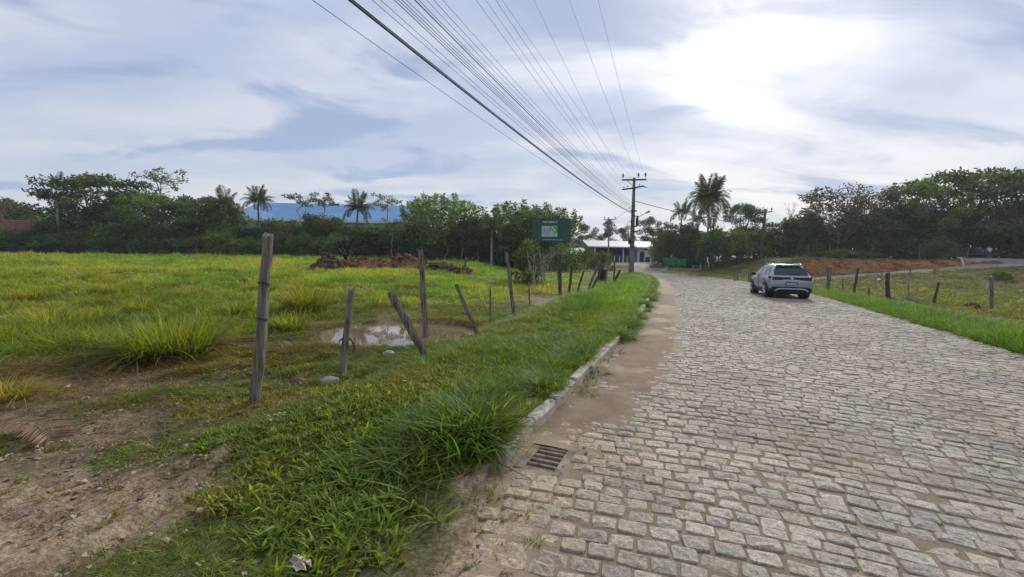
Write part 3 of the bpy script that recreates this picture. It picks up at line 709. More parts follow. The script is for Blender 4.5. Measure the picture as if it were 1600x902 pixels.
#   key, px, top, D, width px, label
TREES = [
 ('bare0', 18, 264, 66, 75, 'leafless reddish-brown tree with fine twigs at the far left edge above the house roof'),
 ('olive', 6, 300, 70, 60, 'brownish thin-leaved tree right behind the tiled house at the left edge'),
 ('broad2', 60, 328, 74, 90, 'low rounded green tree behind the clay-tiled house roof'),
 ('umbrella0', 160, 266, 61, 150, 'tall dark spreading tree with a flat-topped crown, biggest on the left of the field'),
 ('broad1', 208, 292, 62, 80, 'dark tree filling the right flank of the tall flat-topped tree'),
 ('umbrella1', 248, 300, 57, 120, 'spreading tree with a forked pale trunk standing at the field edge'),
 ('slender0', 258, 256, 67, 74, 'thin wispy tree poking out above the forked spreading tree'),
 ('broad0', 306, 302, 62, 78, 'dark rounded tree between the forked spreading tree and the coconut palm'),
 ('broad2', 352, 306, 61, 66, 'looser green tree just left of the coconut palm'),
 ('broad1', 128, 310, 64, 70, 'dark tree at the left foot of the tall flat-topped tree'),
 ('broad1', 386, 352, 58, 70, 'small dark tree beneath the coconut palm'),
 ('slender1', 470, 294, 64, 60, 'leggy tree with a small airy tuft, left of the pair before the blue roof'),
 ('slender2', 510, 296, 63, 64, 'leggy tree with a small airy tuft, right of the pair before the blue roof'),
 ('slender0', 600, 298, 60, 58, 'lone leggy tree with a pale bare stem before the right end of the blue roof'),
 ('broad0', 440, 346, 60, 62, 'dark tree hiding the left end of the blue factory roof'),
 ('broad2', 475, 342, 62, 60, 'mid-green tree under the blue factory roof, left of the dark domed one'),
 ('broad1', 505, 332, 60, 62, 'dark domed tree in front of the middle of the blue roof'),
 ('broad0', 575, 352, 59, 70, 'dark tree right below the drooping palm at the blue roof'),
 ('plume_light', 684, 303, 56, 96, 'bright light-green feathery tree clump to the right of the blue roof'),
 ('broad0', 644, 348, 55, 40, 'dark tree at the left foot of the bright feathery clump'),
 ('olive', 737, 332, 55, 62, 'olive-green tree in the dip between the bright and the dark feathery clumps'),
 ('plume_dark', 800, 318, 57, 110, 'dark feathery tree clump with pointed tips left of the green billboard'),
 ('plume_dark', 850, 322, 59, 92, 'dark feathery tree clump with pointed tips right behind the green billboard'),
 ('broad0', 770, 352, 53, 70, 'shaded tree over the bare trunks left of the billboard'),
 ('slender1', 612, 338, 53, 34, 'thin pale sapling in the shade left of the bright feathery clump'), ('slender2', 655, 342, 53, 30, 'thin pale sapling in the shade below the bright feathery clump'), ('slender0', 697, 346, 52, 32, 'thin pale sapling below the right half of the bright feathery clump'), ('slender1', 722, 350, 52, 30, 'thin pale sapling left of the dip between the feathery clumps'), ('slender2', 748, 344, 52, 32, 'thin pale sapling left of the short pale-stemmed palm'),
 ('gum0', 918, 346, 100, 56, 'distant bluish tree just right of the billboard'),
 ('gum1', 944, 342, 104, 52, 'distant bluish tree behind the far crossarm pole'),
 ('gum2', 972, 352, 100, 50, 'distant bluish tree left of the big utility pole'),
 ('gum0', 1008, 334, 108, 52, 'distant tall gum tree just right of the big utility pole'),
 ('gum1', 1030, 344, 104, 40, 'distant gum tree above the white end of the shed'),
 ('gum2', 896, 362, 96, 46, 'distant low bluish tree beside the right edge of the billboard'),
 ('olive', 1038, 352, 70, 52, 'olive tree leaning over the right end of the white shed'),
 ('broad0', 1066, 346, 74, 62, 'dark tree under the smaller palm behind the green bins'),
 ('broad1', 1092, 358, 73, 56, 'dark tree at the foot of the tall palm'),
 ('broad2', 1136, 356, 64, 70, 'dark green tree between the tall palm and the roadside pole'),
 ('umbrella0', 1160, 312, 70, 60, 'open-crowned tree rising above the roadside pole on the right'),
 ('broad1', 1180, 352, 66, 66, 'dark tree behind the roadside pole on the right'),
 ('broad0', 1224, 344, 66, 62, 'dark tree just right of the roadside pole'),
 ('olive', 1252, 328, 62, 54, 'olive tree left of the purple-tinged tree'),
 ('bare1', 1240, 298, 72, 40, 'bare twiggy treetop against the sky left of the purple-tinged tree'),
 ('purple', 1300, 286, 62, 100, 'tree with thin purple-brown foliage above the red bank'),
 ('bare0', 1308, 300, 58, 86, 'leafless pale-stemmed tree in front of the purple-tinged tree'),
 ('purple', 1364, 290, 64, 66, 'dark purple-brown round tree right of the purple-tinged tree'),
 ('broad2', 1340, 330, 62, 70, 'green tree under the purple-brown round tree'),
 ('umbrella1', 1430, 278, 61, 110, 'spreading tree left of the biggest flat crown over the red bank'),
 ('umbrella0', 1500, 258, 62, 170, 'biggest flat-crowned tree over the right end of the red bank'),
 ('umbrella1', 1580, 262, 60, 150, 'flat-crowned tree at the right edge of the picture'),
 ('broad0', 1400, 318, 63, 80, 'dark tree filling the space under the left spreading tree on the bank'),
 ('broad1', 1462, 318, 64, 80, 'dark tree under the biggest flat crown, left side'),
 ('broad0', 1530, 316, 66, 80, 'dark tree behind the parked black car on the hill'),
 ('broad2', 1596, 312, 62, 80, 'dark tree below the flat crown at the right edge'),
]
random.seed(5)
for key, px, pt, D, w, lab in TREES:
    nm = {'b': 'broadleaf_tree', 'u': 'spreading_tree', 'p': 'feathery_tree', 's': 'slender_tree', 'g': 'gum_tree', 'o': 'olive_tree'}[key[0]]
    if key.startswith('bare'): nm = 'bare_tree'
    if key == 'purple': nm = 'purple_tree'
    if key == 'olive': nm = 'broadleaf_tree'
    uw = 4.5 if key.startswith('slender') else (13.5 if key.startswith('umb') else 8.0)
    if key.startswith('gum'): uw = 5.5
    if key[:3] in ('bro', 'umb', 'plu', 'oli', 'pur'): w *= 1.2 if px != 1038 else .75
    plant(key, nm, px, pt, D, w, lab, group='trees around the plot', uw=uw, unit=10.5)
# undergrowth below the tree line
MARKS = [(0, 'bare tree at the left edge'), (55, 'clay-tiled house'), (93, 'ragged palm'), (150, 'tall flat-topped tree'), (200, 'right side of the tall flat-topped tree'), (248, 'forked pale-trunked tree'), (300, 'rounded tree left of the low palm'), (352, 'low half-hidden palm'), (405, 'coconut palm'), (445, 'left end of the blue roof'), (480, 'left leggy tree'), (515, 'right leggy tree'), (556, 'drooping palm'), (600, 'lone leggy tree'), (640, 'left foot of the bright feathery clump'), (680, 'bright feathery clump'), (737, 'dip between the feathery clumps'), (770, 'short pale-stemmed palm'), (805, 'dark feathery clump'), (850, 'green billboard'),
         (1030, 'left edge of the green bins'), (1062, 'smaller palm'), (1104, 'tallest palm'), (1140, 'gap right of the tallest palm'), (1187, 'roadside pole'), (1225, 'tree right of the roadside pole'), (1262, 'left end of the red bank'), (1300, 'purple-tinged tree'), (1340, 'second post of the wire fence'), (1364, 'purple-brown round tree'), (1400, 'middle of the red bank'), (1440, 'left spreading tree on the bank'), (1480, 'biggest flat crown'), (1525, 'dark parked car'), (1570, 'right-hand flat crown'), (1620, 'right edge of the picture')]
UND = {}
HUE = {'bush2': 'light green', 'bush0': 'dark', 'bush1': 'mid-green', 'bush3': 'olive'}
def under(px, pt, D, w, row, group):
    key = random.choice(('bush0', 'bush0', 'bush1', 'bush1', 'bush3', 'bush2')); mk = min(MARKS, key=lambda m: abs(m[0] - px))[1]
    lab = '%s bush in the %s row below the %s' % (HUE[key], row, mk); UND.setdefault(lab, []).append((px, plant(key, 'undergrowth_bush', px, pt, D, w, lab, 'bush', group, 2.0, 3.0)))
random.seed(9)
px = -20
while px < 870:
    for row, D in (('front', 54.5), ('middle', 58.5), ('back', 64)):
        q = px + random.uniform(-10, 10)
        if 560 < px < 800 and D < 57: continue
        under(q, random.uniform(340, 364) if row != 'front' else random.uniform(358, 378), D + random.uniform(-1, 1), random.uniform(58, 92), row, 'undergrowth below the tree line')
    px += 42
for px in range(1046, 1260, 34):
    for row, D in ((('front', 72), ('back', 78)) if px < 1112 else (('front', 62), ('back', 68))): under(px + random.uniform(-8, 8), random.uniform(350, 374), D + random.uniform(-1, 1), random.uniform(44, 66), row, 'undergrowth by the palms')
for px in range(1265, 1640, 36):
    for row, D, a, b_ in (('front', 60, 358, 374), ('back', 66, 335, 356)):
        if 1500 < px < 1575 and D < 63: continue
        under(px + random.uniform(-8, 8), random.uniform(a, b_), D + random.uniform(-.7, .7), random.uniform(46, 70), row, 'undergrowth on the red bank')
for lab, l in UND.items():
    for k, (q, e) in enumerate(sorted(l, key=lambda t: t[0])):
        if len(l) == 2: e['label'] = ('left ', 'right ')[k] + lab
for px, pt, D, w, key, lab in ((1466, 368, 55.5, 52, 'bush1', 'bright green rounded shrub at the lip of the red bank'),
        (1312, 388, 54.6, 50, 'bush2', 'low green scrub on the left lip of the red bank'), (1345, 390, 54.8, 46, 'bush1', 'low green scrub next to the post on the lip of the red bank'),
        (1280, 392, 55, 40, 'bush1', 'low scrub at the left end of the red bank'), (1568, 422, 38, 30, 'bush1', 'small round bush on the rough pasture below the dirt drive'),
        (828, 374, 26, 62, 'bush0', 'dark bush in front of the left side of the green billboard'), (880, 380, 50, 70, 'bush1', 'green bush behind the legs of the green billboard'),
        (912, 384, 62, 50, 'bush1', 'green bush left of the far crossarm pole'), (1030, 396, 66, 26, 'bush0', 'dark bush at the left side of the green bins'),
        (940, 392, 56, 46, 'bush3', 'weedy bush behind the broken fence sticks')):
    plant(key, 'shrub', px, pt, D, w, lab, 'bush', None, 2.0, 3.0)

# palms: trunk and separate fronds
def frond_mesh(seed, droop, n=26, L=2.6, mt=None):
    r = np.random.default_rng(seed); V = []; F = []; pts = []
    for i in range(n + 1):
        t = i / n; pts.append(np.array([L * (t - droop * .28 * t * t), 0, L * (.55 * t - droop * .95 * t * t)]))
    for i in range(n):
        p, q = pts[i], pts[i + 1]; w = .03 * (1 - i / n) + .006; b = len(V); V += [p + [0, -w, 0], p + [0, w, 0], q + [0, w, 0], q + [0, -w, 0]]; F.append([b, b + 1, b + 2, b + 3])
        if i < 3: continue
        t = i / n; ln = L * .27 * math.sin(math.pi * (.12 + .82 * t)) ** .7
        for s in (-1, 1):
            for h in (0, 1):
                tip = p + np.array([ln * .55, s * ln * .75, -ln * r.uniform(.25, .75)]) + r.normal(0, .04, 3) + (q - p) * h * .5; b = len(V); sd = (q - p) * .42
                mid = (p + tip) / 2 + np.array([0, 0, ln * .10]); V += [p, mid + sd, tip, mid - sd]; F.append([b, b + 1, b + 2, b + 3])
    o = mesh_np('frond', V, np.array(F), mt or M_palm, colors=np.tile(r.uniform(.85, 1.15, (1, 3)), (len(V), 1))); me = o.data; bpy.data.objects.remove(o); return me
FR = [frond_mesh(1, .35), frond_mesh(2, .75), frond_mesh(3, 1.1)]; FR_DEAD = frond_mesh(4, 1.5, mt=M_palm_dead)
def palm(px, py_top, D, label, nf=18, flen=1.0, crown_py=None, dead=0, lean=0.0, name='palm_tree', pale=False):
    x = at(px, 400, D)[0]; z = H(x, D); zc = at(px, crown_py, D)[2]; e = tag(empty(name, (x, D, z)), label, 'palm tree', 'palms'); m = MB(); h = zc - z
    m.tube([(lean * (k / 6) ** 2, 0, -.4 + (h + .4) * k / 6) for k in range(7)], [.19, .15, .14, .135, .13, .12, .10], 8); m.build('trunk', M_bark_pale if pale else M_bark, e, True)
    rr = random.Random(px)
    for i in range(nf + dead):
        t = i / nf; d = i >= nf; f = bpy.data.objects.new('frond', FR_DEAD if d else FR[min(2, int(t * 3))]); link(f, e); f.location = (lean, 0, h)
        f.rotation_euler = (rr.gauss(0, .12), -R_(60) * (1 - t) ** 1.2 + (R_(8) * t) if not d else R_(25), i * 2.39996 + rr.gauss(0, .15)); s = flen * rr.uniform(.82, 1.1); f.scale = (s, s, s)
        if d: tag(f, 'dead tan frond')
    return e
palm(1104, 278, 62, 'tallest palm, with a pale trunk and dense crown, right of the green bins', 36, 1.5, 312, dead=3, pale=True)
palm(1062, 314, 74, 'smaller palm with an open crown left of the tallest palm', 16, 1.0, 334)
palm(405, 292, 60, 'coconut palm with long arching fronds above the tree line across the field', 20, 1.02, 316)
palm(556, 306, 60, 'palm with heavy drooping fronds in front of the blue factory roof', 20, 1.1, 328, lean=.3)
palm(93, 290, 58, 'ragged palm with few hanging fronds between the house and the tall flat-topped tree', 5, 1.1, 298, pale=True)
palm(768, 348, 50, 'short palm with a bare pale stem left of the dark billboard bush', 12, .9, 362, pale=True)
palm(352, 306, 59, 'low palm half hidden among the trees left of the coconut palm', 12, 1.2, 322)
palm(1088, 332, 72, 'bushy palm crown low against the trunk of the tallest palm', 14, .9, 346)

# ------------------------------------------------------------------ grass (uncountable ground cover)
def tuft(seed, n, h, spread, wid, bend, seg=3, mt=None):
    r = np.random.default_rng(seed); V = []; F = []
    for k in range(n):
        a = r.uniform(0, 6.28); rd = spread * math.sqrt(r.random()) * .5; p = np.array([math.cos(a) * rd, math.sin(a) * rd, -.01]); a2 = a + r.normal(0, .9); d = np.array([math.cos(a2), math.sin(a2), 0]); L = h * r.uniform(.5, 1.1); bd = bend * r.uniform(.4, 1.5)
        sidev = np.array([-d[1], d[0], 0]) * wid * .5 * r.uniform(.7, 1.2); b = len(V)
        for i in range(seg + 1):
            t = i / seg; c = p + d * L * bd * t ** 1.8 + np.array([0, 0, L * (t - .38 * bd * t * t)]); w = sidev * (1 - t ** 1.6)
            if i == seg: V.append(c)
            else: V += [c - w, c + w]
        for i in range(seg - 1): F.append([b + 2 * i, b + 2 * i + 1, b + 2 * i + 3, b + 2 * i + 2])
        F.append([b + 2 * seg - 2, b + 2 * seg - 1, b + 2 * seg])
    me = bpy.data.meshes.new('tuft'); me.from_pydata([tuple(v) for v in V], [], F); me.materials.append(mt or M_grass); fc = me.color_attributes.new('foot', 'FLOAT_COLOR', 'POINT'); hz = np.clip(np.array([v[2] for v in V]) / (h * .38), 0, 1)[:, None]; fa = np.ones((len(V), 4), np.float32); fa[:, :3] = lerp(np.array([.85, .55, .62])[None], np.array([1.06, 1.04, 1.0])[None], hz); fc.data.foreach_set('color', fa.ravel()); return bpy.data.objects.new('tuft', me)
def gn_scatter(name, P, rz, scl, tint, tufts, tilt=None):
    cl = bpy.data.collections.new(name + '_tufts')
    for o in tufts: cl.objects.link(o)
    n = len(P); me = bpy.data.meshes.new(name); me.vertices.add(n); me.vertices.foreach_set('co', np.asarray(P, np.float32).ravel())
    ro = np.zeros((n, 3), np.float32); ro[:, 2] = rz; ro[:, :2] = rng.normal(0, .22, (n, 2))
    if tilt is not None: ro[:, :2] = tilt
    me.attributes.new('rot', 'FLOAT_VECTOR', 'POINT').data.foreach_set('vector', ro.ravel())
    me.attributes.new('scl', 'FLOAT_VECTOR', 'POINT').data.foreach_set('vector', np.asarray(scl, np.float32).ravel())
    c = np.ones((n, 4), np.float32); c[:, :3] = tint; me.attributes.new('tint', 'FLOAT_COLOR', 'POINT').data.foreach_set('color', c.ravel())
    me.attributes.new('pick', 'INT', 'POINT').data.foreach_set('value', rng.integers(0, len(tufts), n).astype(np.int32))
    o = link(bpy.data.objects.new(name, me)); tag(o, kind='stuff')
    g = bpy.data.node_groups.new(name, 'GeometryNodeTree'); g.interface.new_socket('Geometry', in_out='INPUT', socket_type='NodeSocketGeometry'); g.interface.new_socket('Geometry', in_out='OUTPUT', socket_type='NodeSocketGeometry')
    N = g.nodes; L = g.links; gi = N.new('NodeGroupInput'); go = N.new('NodeGroupOutput'); ip = N.new('GeometryNodeInstanceOnPoints'); ci = N.new('GeometryNodeCollectionInfo')
    ci.inputs[0].default_value = cl; ci.inputs['Separate Children'].default_value = True; ci.inputs['Reset Children'].default_value = True
    def att(nm, ty):
        a = N.new('GeometryNodeInputNamedAttribute'); a.data_type = ty; a.inputs[0].default_value = nm; return a.outputs[0]
    L.new(gi.outputs[0], ip.inputs['Points']); L.new(ci.outputs[0], ip.inputs['Instance']); ip.inputs['Pick Instance'].default_value = True
    L.new(att('pick', 'INT'), ip.inputs['Instance Index']); L.new(att('rot', 'FLOAT_VECTOR'), ip.inputs['Rotation']); L.new(att('scl', 'FLOAT_VECTOR'), ip.inputs['Scale']); L.new(ip.outputs[0], go.inputs[0])
    o.modifiers.new('scatter', 'NODES').node_group = g
    return o
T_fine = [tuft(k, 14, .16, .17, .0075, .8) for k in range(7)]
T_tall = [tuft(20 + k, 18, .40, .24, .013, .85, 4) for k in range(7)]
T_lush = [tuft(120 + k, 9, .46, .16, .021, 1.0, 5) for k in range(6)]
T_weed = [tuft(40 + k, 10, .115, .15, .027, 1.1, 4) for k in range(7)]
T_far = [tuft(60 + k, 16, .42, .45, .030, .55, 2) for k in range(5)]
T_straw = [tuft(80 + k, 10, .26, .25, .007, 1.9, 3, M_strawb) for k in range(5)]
CL = (-.40, 3.72)      # the lush clump beside the drain
def sample_polar(n, r0, r1, cap, amax=58):
    r = np.exp(rng.uniform(math.log(r0), math.log(r1), n)); a = np.radians(rng.uniform(-amax, amax, n)); x = r * np.sin(a); y = r * np.cos(a)
    dens = n / (math.log(r1 / r0) * math.radians(2 * amax)) / r ** 2; k = rng.random(n) < np.minimum(1, cap / dens); return x[k], y[k]
def build_grass():
    # near: short fine turf and broad weeds
    x, y = sample_polar(190000, 1.6, 15, 620); z, q, w, d = Hq(x, y); left = q < w / 2; b = bareness(x, y); n1 = fbm(x, y, 1.6, 4, 51); n2 = fbm(x, y, .5, 3, 52)
    verge = np.exp(-(d / 2.3) ** 2); wet = np.exp(-((x + 3.4) / 2.4) ** 2 - ((y - 8.7) / 3.0) ** 2)
    e = ((x - PUD[0]) / 1.88) ** 2 + ((y - PUD[1]) / 1.88) ** 2
    sandp = np.exp(-((x + 3.0) / 1.6) ** 2 - ((y - 2.7) / .9) ** 2)
    moss = sstep(4.0, 5.4, y + .25 * (x + 3)) * sstep(1.6, 2.6, d) * sstep(14, 10, y); dens = np.clip(.55 + .35 * moss + .6 * verge + .8 * (n1 - .5) * 2 - .50 * b * (1 - .55 * moss) - .22 * wet - .5 * sandp, 0.03, 1)
    dens = np.where((z < PUDZ + .03) | (e < 1.05), 0, dens); dens = np.where(d < .05 + (.10 + .12 * (n2 > .5)) * (y < 8), .2 * (d > .03), dens); dens = np.where((d == 0) & left & (q > -.1) & (q < .75) & (y < 3.6), .10 * (n2 > .52), dens); ggx, ggy = grate_local(x, y); dens = np.where((np.abs(ggx) < .5) & (np.abs(ggy) < .42) & (d == 0), 0, dens); dens = np.where(left, dens, np.where(d > .15, .9, .1) * np.clip(1.2 - .14 * d, .25, 1))
    sparse_sand = sstep(3.1, 2.2, y) * sstep(-1.5, -.6, x); dens = dens * (1 - .5 * sparse_sand)
    k = rng.random(len(x)) < dens; k &= (d > 0) | ((q < .75) & (y < 3.6)); x, y, z, q, w, d, n1, n2, verge, wet, b, left = [v[k] for v in (x, y, z, q, w, d, n1, n2, verge, wet, b, left)]
    r = np.hypot(x, y)
    sc = (.25 + .50 * verge * (.05 + 1.5 * n1) * sstep(2.4, 4.6, y)) * np.clip(.8 + r * .035, .8, 1.25) * rng.uniform(.6, 1.3, len(x)); sc = np.where(left, sc, sc * 1.25); sc = np.where(left & (d > 2.4), sc * .75, sc)
    dry = sstep(.45, .68, fbm(x, y, 1.1, 4, 55)) * (1 - .60 * verge)
    tint = lerp(np.array([.80, .95, .75])[None], np.array([1.18, 1.12, .8])[None], rng.random((len(x), 1))); tint = lerp(tint, np.array([1.75, 1.15, .9])[None], dry[:, None] * .9); tint *= rng.uniform(.75, 1.25, (len(x), 1))
    wd = (fbm(x, y, .8, 3, 57) > lerp(.56, .32, sstep(7, 3.6, r))) & left & (r < 9)
    P = np.stack([x, y, z - .005], 1); S = np.stack([np.ones_like(sc) * np.clip(.75 + r * .05, .9, 1.5), np.ones_like(sc) * np.clip(.75 + r * .05, .9, 1.5), sc], 1)
    rz = rng.uniform(0, 6.28, len(x)); f = ~wd & (rng.random(len(x)) < np.where(left, lerp(.5, 1.0, sstep(3.2, 5.5, r)), 1))
    gn_scatter('short_grass', P[f], rz[f], S[f], tint[f], T_fine)
    S2 = np.tile((rng.uniform(.45, 1.05, (len(x), 1)) * (.62 + .45 * verge[:, None]) * np.where(d == 0, .5, 1)[:, None]), (1, 3)); gn_scatter('broad_leaf_weeds', P[wd], rz[wd], S2[wd], tint[wd] * .95, T_weed)
    # lush tall grass: the clump by the drain and along the verge
    xs = []; ys = []; hs = []
    a = rng.normal(size=(270, 2)) * .52; a = a[np.hypot(a[:, 0], a[:, 1]) < 1.25]; lx = CL[0] + a[:, 0] * .42 + a[:, 1] * .12; ly = CL[1] + a[:, 1] * .50; lh = (.78 * np.exp(-.55 * (a ** 2).sum(1)) + .18) * rng.uniform(.7, 1.15, len(a))
    b2 = rng.normal(size=(150, 2)) * .5; b2 = b2[:70]; lx = np.append(lx, -.85 + b2[:, 0] * .40); ly = np.append(ly, 3.2 + b2[:, 1] * .36); lh = np.append(lh, rng.uniform(.22, .42, 70)); lz, lq, lw, ld = Hq(lx, ly); kk = ld > .02
    lt = lerp(np.array([.55, .80, .75])[None], np.array([1.0, 1.05, .85])[None], rng.random((len(lx), 1))); lt = np.where(rng.random((len(lx), 1)) < .13, np.array([1.55, 1.05, 1.3]), lt)
    gn_scatter('lush_clump_grass', np.stack([lx, ly, lz - .01], 1)[kk], rng.uniform(0, 6.28, kk.sum()), np.stack([.8 + lh * .35, .8 + lh * .35, lh], 1)[kk], lt[kk], T_lush)
    for cx, cy, rx, ry, n, h in ((-.25, 4.7, .3, .6, 110, .5), (1.9, 12.0, .6, 1.6, 300, .6), (2.4, 14.5, .9, 2.2, 500, .65), (.6, 7.5, .6, 1.3, 130, .36), (6.0, 24, .9, 5, 600, .8), (3.6, 17.5, .7, 3, 500, .65), (8.6, 33, 1.0, 4, 400, .9), (12.2, 43, 1.0, 2.5, 320, .9)):
        a = rng.normal(size=(n, 2)) * .6; xs.append(cx + a[:, 0] * rx + a[:, 1] * ry * .4); ys.append(cy + a[:, 1] * ry); hs.append(h * np.exp(-.35 * (a ** 2).sum(1)) * rng.uniform(.7, 1.2, n))
    # right-hand verge
    n = 8000; t = rng.uniform(0, 1, n) ** 1.4; yy = 7 + t * 38; dd = .15 + np.abs(rng.normal(0, 1.5, n)); qq, ww, _, idx = road_q(np.interp(yy, RC[:, 1], RC[:, 0]), yy)
    xs.append(np.interp(yy, RC[:, 1], RC[:, 0]) + dd * .92); ys.append(yy - dd * .38); hs.append(.85 * np.exp(-((dd - 1.4) / 1.5) ** 2) * (.2 + 1.7 * fbm(xs[-1], ys[-1], 1.3, 3, 61)) + .16)
    # grass hanging over the kerb and weeds in the gutter
    n = 4200; yy = 4.0 + 38 * rng.random(n) ** 1.5; off = rng.normal(-.02, .12, n); off = np.where(yy < 7.5, off - .34, off); nx = np.interp(yy, LC[:, 1], NV[:, 0]); ny = np.interp(yy, LC[:, 1], NV[:, 1])
    kx = np.interp(yy, LC[:, 1], LC[:, 0]) + nx * off; ky = yy + ny * off; kk = fbm(kx, ky, .8, 3, 64) > .47; xs.append(kx[kk]); ys.append(ky[kk]); hs.append((.16 + .20 * rng.random(n) * np.clip(yy / 14, .5, 1.6))[kk])
    n = 130; yy = 5.2 + 9 * rng.random(n); off = .09 + np.abs(rng.normal(0, .08, n)); nx = np.interp(yy, LC[:, 1], NV[:, 0]); ny = np.interp(yy, LC[:, 1], NV[:, 1]); kx = np.interp(yy, LC[:, 1], LC[:, 0]) + nx * off; ky = yy + ny * off; kk = fbm(kx, ky, .9, 3, 65) > .50; xs.append(kx[kk]); ys.append(ky[kk]); hs.append((.01 + .10 * rng.random(n))[kk])
    x = np.concatenate(xs); y = np.concatenate(ys); h = np.concatenate(hs); z, q, w, d = Hq(x, y); z = np.where((d == 0) & (q < .10), z + .07, z); x, y, z, h, q, w = [v for v in (x, y, z, h, q, w)]
    tint = lerp(np.array([.62, .85, .75])[None], np.array([1.0, 1.05, .8])[None], rng.random((len(x), 1))); yel = (q > w / 2) * sstep(.5, .62, fbm(x, y, 2.5, 3, 63)); tint = lerp(tint, np.array([1.35, 1.15, .8])[None], yel[:, None] * .5); tint *= 1.05
    gn_scatter('lush_verge_grass', np.stack([x, y, z - .01], 1), rng.uniform(0, 6.28, len(x)), np.stack([.9 + h * .3, .9 + h * .3, h + .12], 1), tint, T_tall)
    # ragged tussocks across the trampled middle of the plot
    xs = []; ys = []; hs = []; ts = []
    for k in range(260):
        cy = 6.4 + 20 * rng.random() ** 1.5; cx = -2.2 - .62 * cy * rng.uniform(.12, 1.85); n = int(rng.integers(9, 22)); rr_ = rng.uniform(.18, .55); hh = rng.uniform(.4, 1.15)
        if cy < 10.5 and cx > -4.2 - (10.5 - cy) * .9: continue
        if ((cx - PUD[0]) / 2.9) ** 2 + ((cy - PUD[1] - 1.2) / 3.4) ** 2 < 1: continue
        a = rng.normal(size=(n, 2)); xs.append(cx + a[:, 0] * rr_ * 1.3); ys.append(cy + a[:, 1] * rr_); hs.append(hh * np.exp(-.22 * (a ** 2).sum(1)) + .15); t = rng.random(); ts.append(np.tile(lerp(np.array([.85, 1.0, .8]), np.array([1.6, 1.2, .85]), t) * rng.uniform(.8, 1.15), (n, 1)))
    x = np.concatenate(xs); y = np.concatenate(ys); h = np.concatenate(hs); tt = np.concatenate(ts) * rng.uniform(.75, 1.25, (len(x), 1)); z = Hq(x, y)[0]; gn_scatter('tussock_grass', np.stack([x, y, z - .02], 1), rng.uniform(0, 6.28, len(x)), np.stack([1.1 + h * .5, 1.1 + h * .5, h * 1.25], 1), tt, T_tall)
    # field and pasture in the distance
    x, y = sample_polar(120000, 8, 66, 60); z, q, w, d = Hq(x, y); left = q < w / 2; n1 = fbm(x, y, 3.2, 4, 71); n2 = fbm(x, y, .9, 3, 72); r = np.hypot(x, y)
    edge = sstep(2.5, 6, d); back = sstep(11.2, 14.5, y + .75 * (-x - 3)) * sstep(-.5, -3.0, x - .22 * (y - 10)); back = back * np.where((x > -5.6) & (x < 0), sstep(13.8, 15.5, y), 1); back = np.where(y > 20, np.maximum(back, sstep(3, 7, d)), back)
    dens = np.where(left, back * np.clip(.55 + 1.5 * (n1 - .42), .12, 1) * lerp(.42, 1.0, sstep(14, 24, y)), np.where(y < 45, .30 * edge + .12 * (n2 > .5), .6)); dens = np.where(left & (d < 3.2) & (y > 14), .75, dens)
    road2 = mask_strip(x, y, GRAVEL_A, GRAVEL_B) | mask_strip(x, y, DRIVE_A, DRIVE_B); bank = (~left) & (y > 48.2) & (y < 52.2) & (x > 33) & (n2 < .66) & (x < 57)
    mound = np.exp(-((x + 10.5) / 5) ** 2 - ((y - 33) / 1.3) ** 2) > .35
    k = (rng.random(len(x)) < dens) & (d > .3) & ~road2 & ~bank & ~mound; x, y, z, d, n1, n2, left, r = [v[k] for v in (x, y, z, d, n1, n2, left, r)]
    sc = np.where(left, .22 + 1.1 * np.clip(n1 - .35, 0, 1) + 2.6 * np.clip(n2 - .5, 0, 1), .28 + .35 * n2) * rng.uniform(.7, 1.25, len(x)); sc = np.where(left & (d < 3.2), sc * .6, sc); sc = np.where(left & (d > 3.2), sc * lerp(.55, 1.0, sstep(15, 26, y)), sc); sc = np.where(y > 53, sc * 1.2, sc); sc = np.where(left & (y > 28) & (x > -3), sc * .45, sc)
    g1 = np.array([.76, .92, .75]); g2 = np.array([1.12, 1.14, .85]); g3 = np.array([1.65, 1.12, 1.15]); f = fbm(x, y, 4.0, 4, 75) * .7 + fbm(x, y, .8, 3, 76) * .3; f = f + .02 + .10 * sstep(30, 10, y) - .04 * sstep(25, 45, y)
    tint = lerp(g1[None], g2[None], sstep(.40, .54, f)[:, None]); tint = lerp(tint, g3[None], sstep(.52, .66, f)[:, None] * .9); tint = lerp(tint, np.array([.80, 1.0, .75])[None], (left * sstep(4.5, 2.5, d))[:, None]); tint = np.where(left[:, None], tint, lerp(tint, np.array([.85, .62, .60])[None], .75)); tint *= rng.uniform(.75, 1.25, (len(x), 1)) * np.where(left, 1.18, 1)[:, None]
    wsc = np.clip(.55 + r * .022, .6, 1.9); gn_scatter('field_grass', np.stack([x, y, z - .02], 1), rng.uniform(0, 6.28, len(x)), np.stack([wsc, wsc, sc], 1), tint, T_far)
    # straw and trampled dry stalks
    x, y = sample_polar(42000, 1.8, 16, 120); z, q, w, d = Hq(x, y); n1 = fbm(x, y, 1.2, 4, 81)
    dens = sstep(.46, .62, n1) * sstep(2.2, 4.0, d) * (q < w / 2) * (z > PUDZ + .03) * ((((x - PUD[0]) / 1.88) ** 2 + ((y - PUD[1]) / 1.88) ** 2) > 1.5); strawy = np.exp(-((x + 7) / 3.4) ** 2 - ((y - 7.2) / 2.0) ** 2); dens = np.clip(dens * .55 + strawy * 1.2 * (n1 > .40), 0, 1) * (.6 + .4 * sstep(3.2, 5.0, y))
    k = rng.random(len(x)) < dens; x, y, z = x[k], y[k], z[k]; tint = lerp(np.array([.6, .52, .45])[None], np.array([1.05, 1.0, .95])[None], rng.random((len(x), 1)))
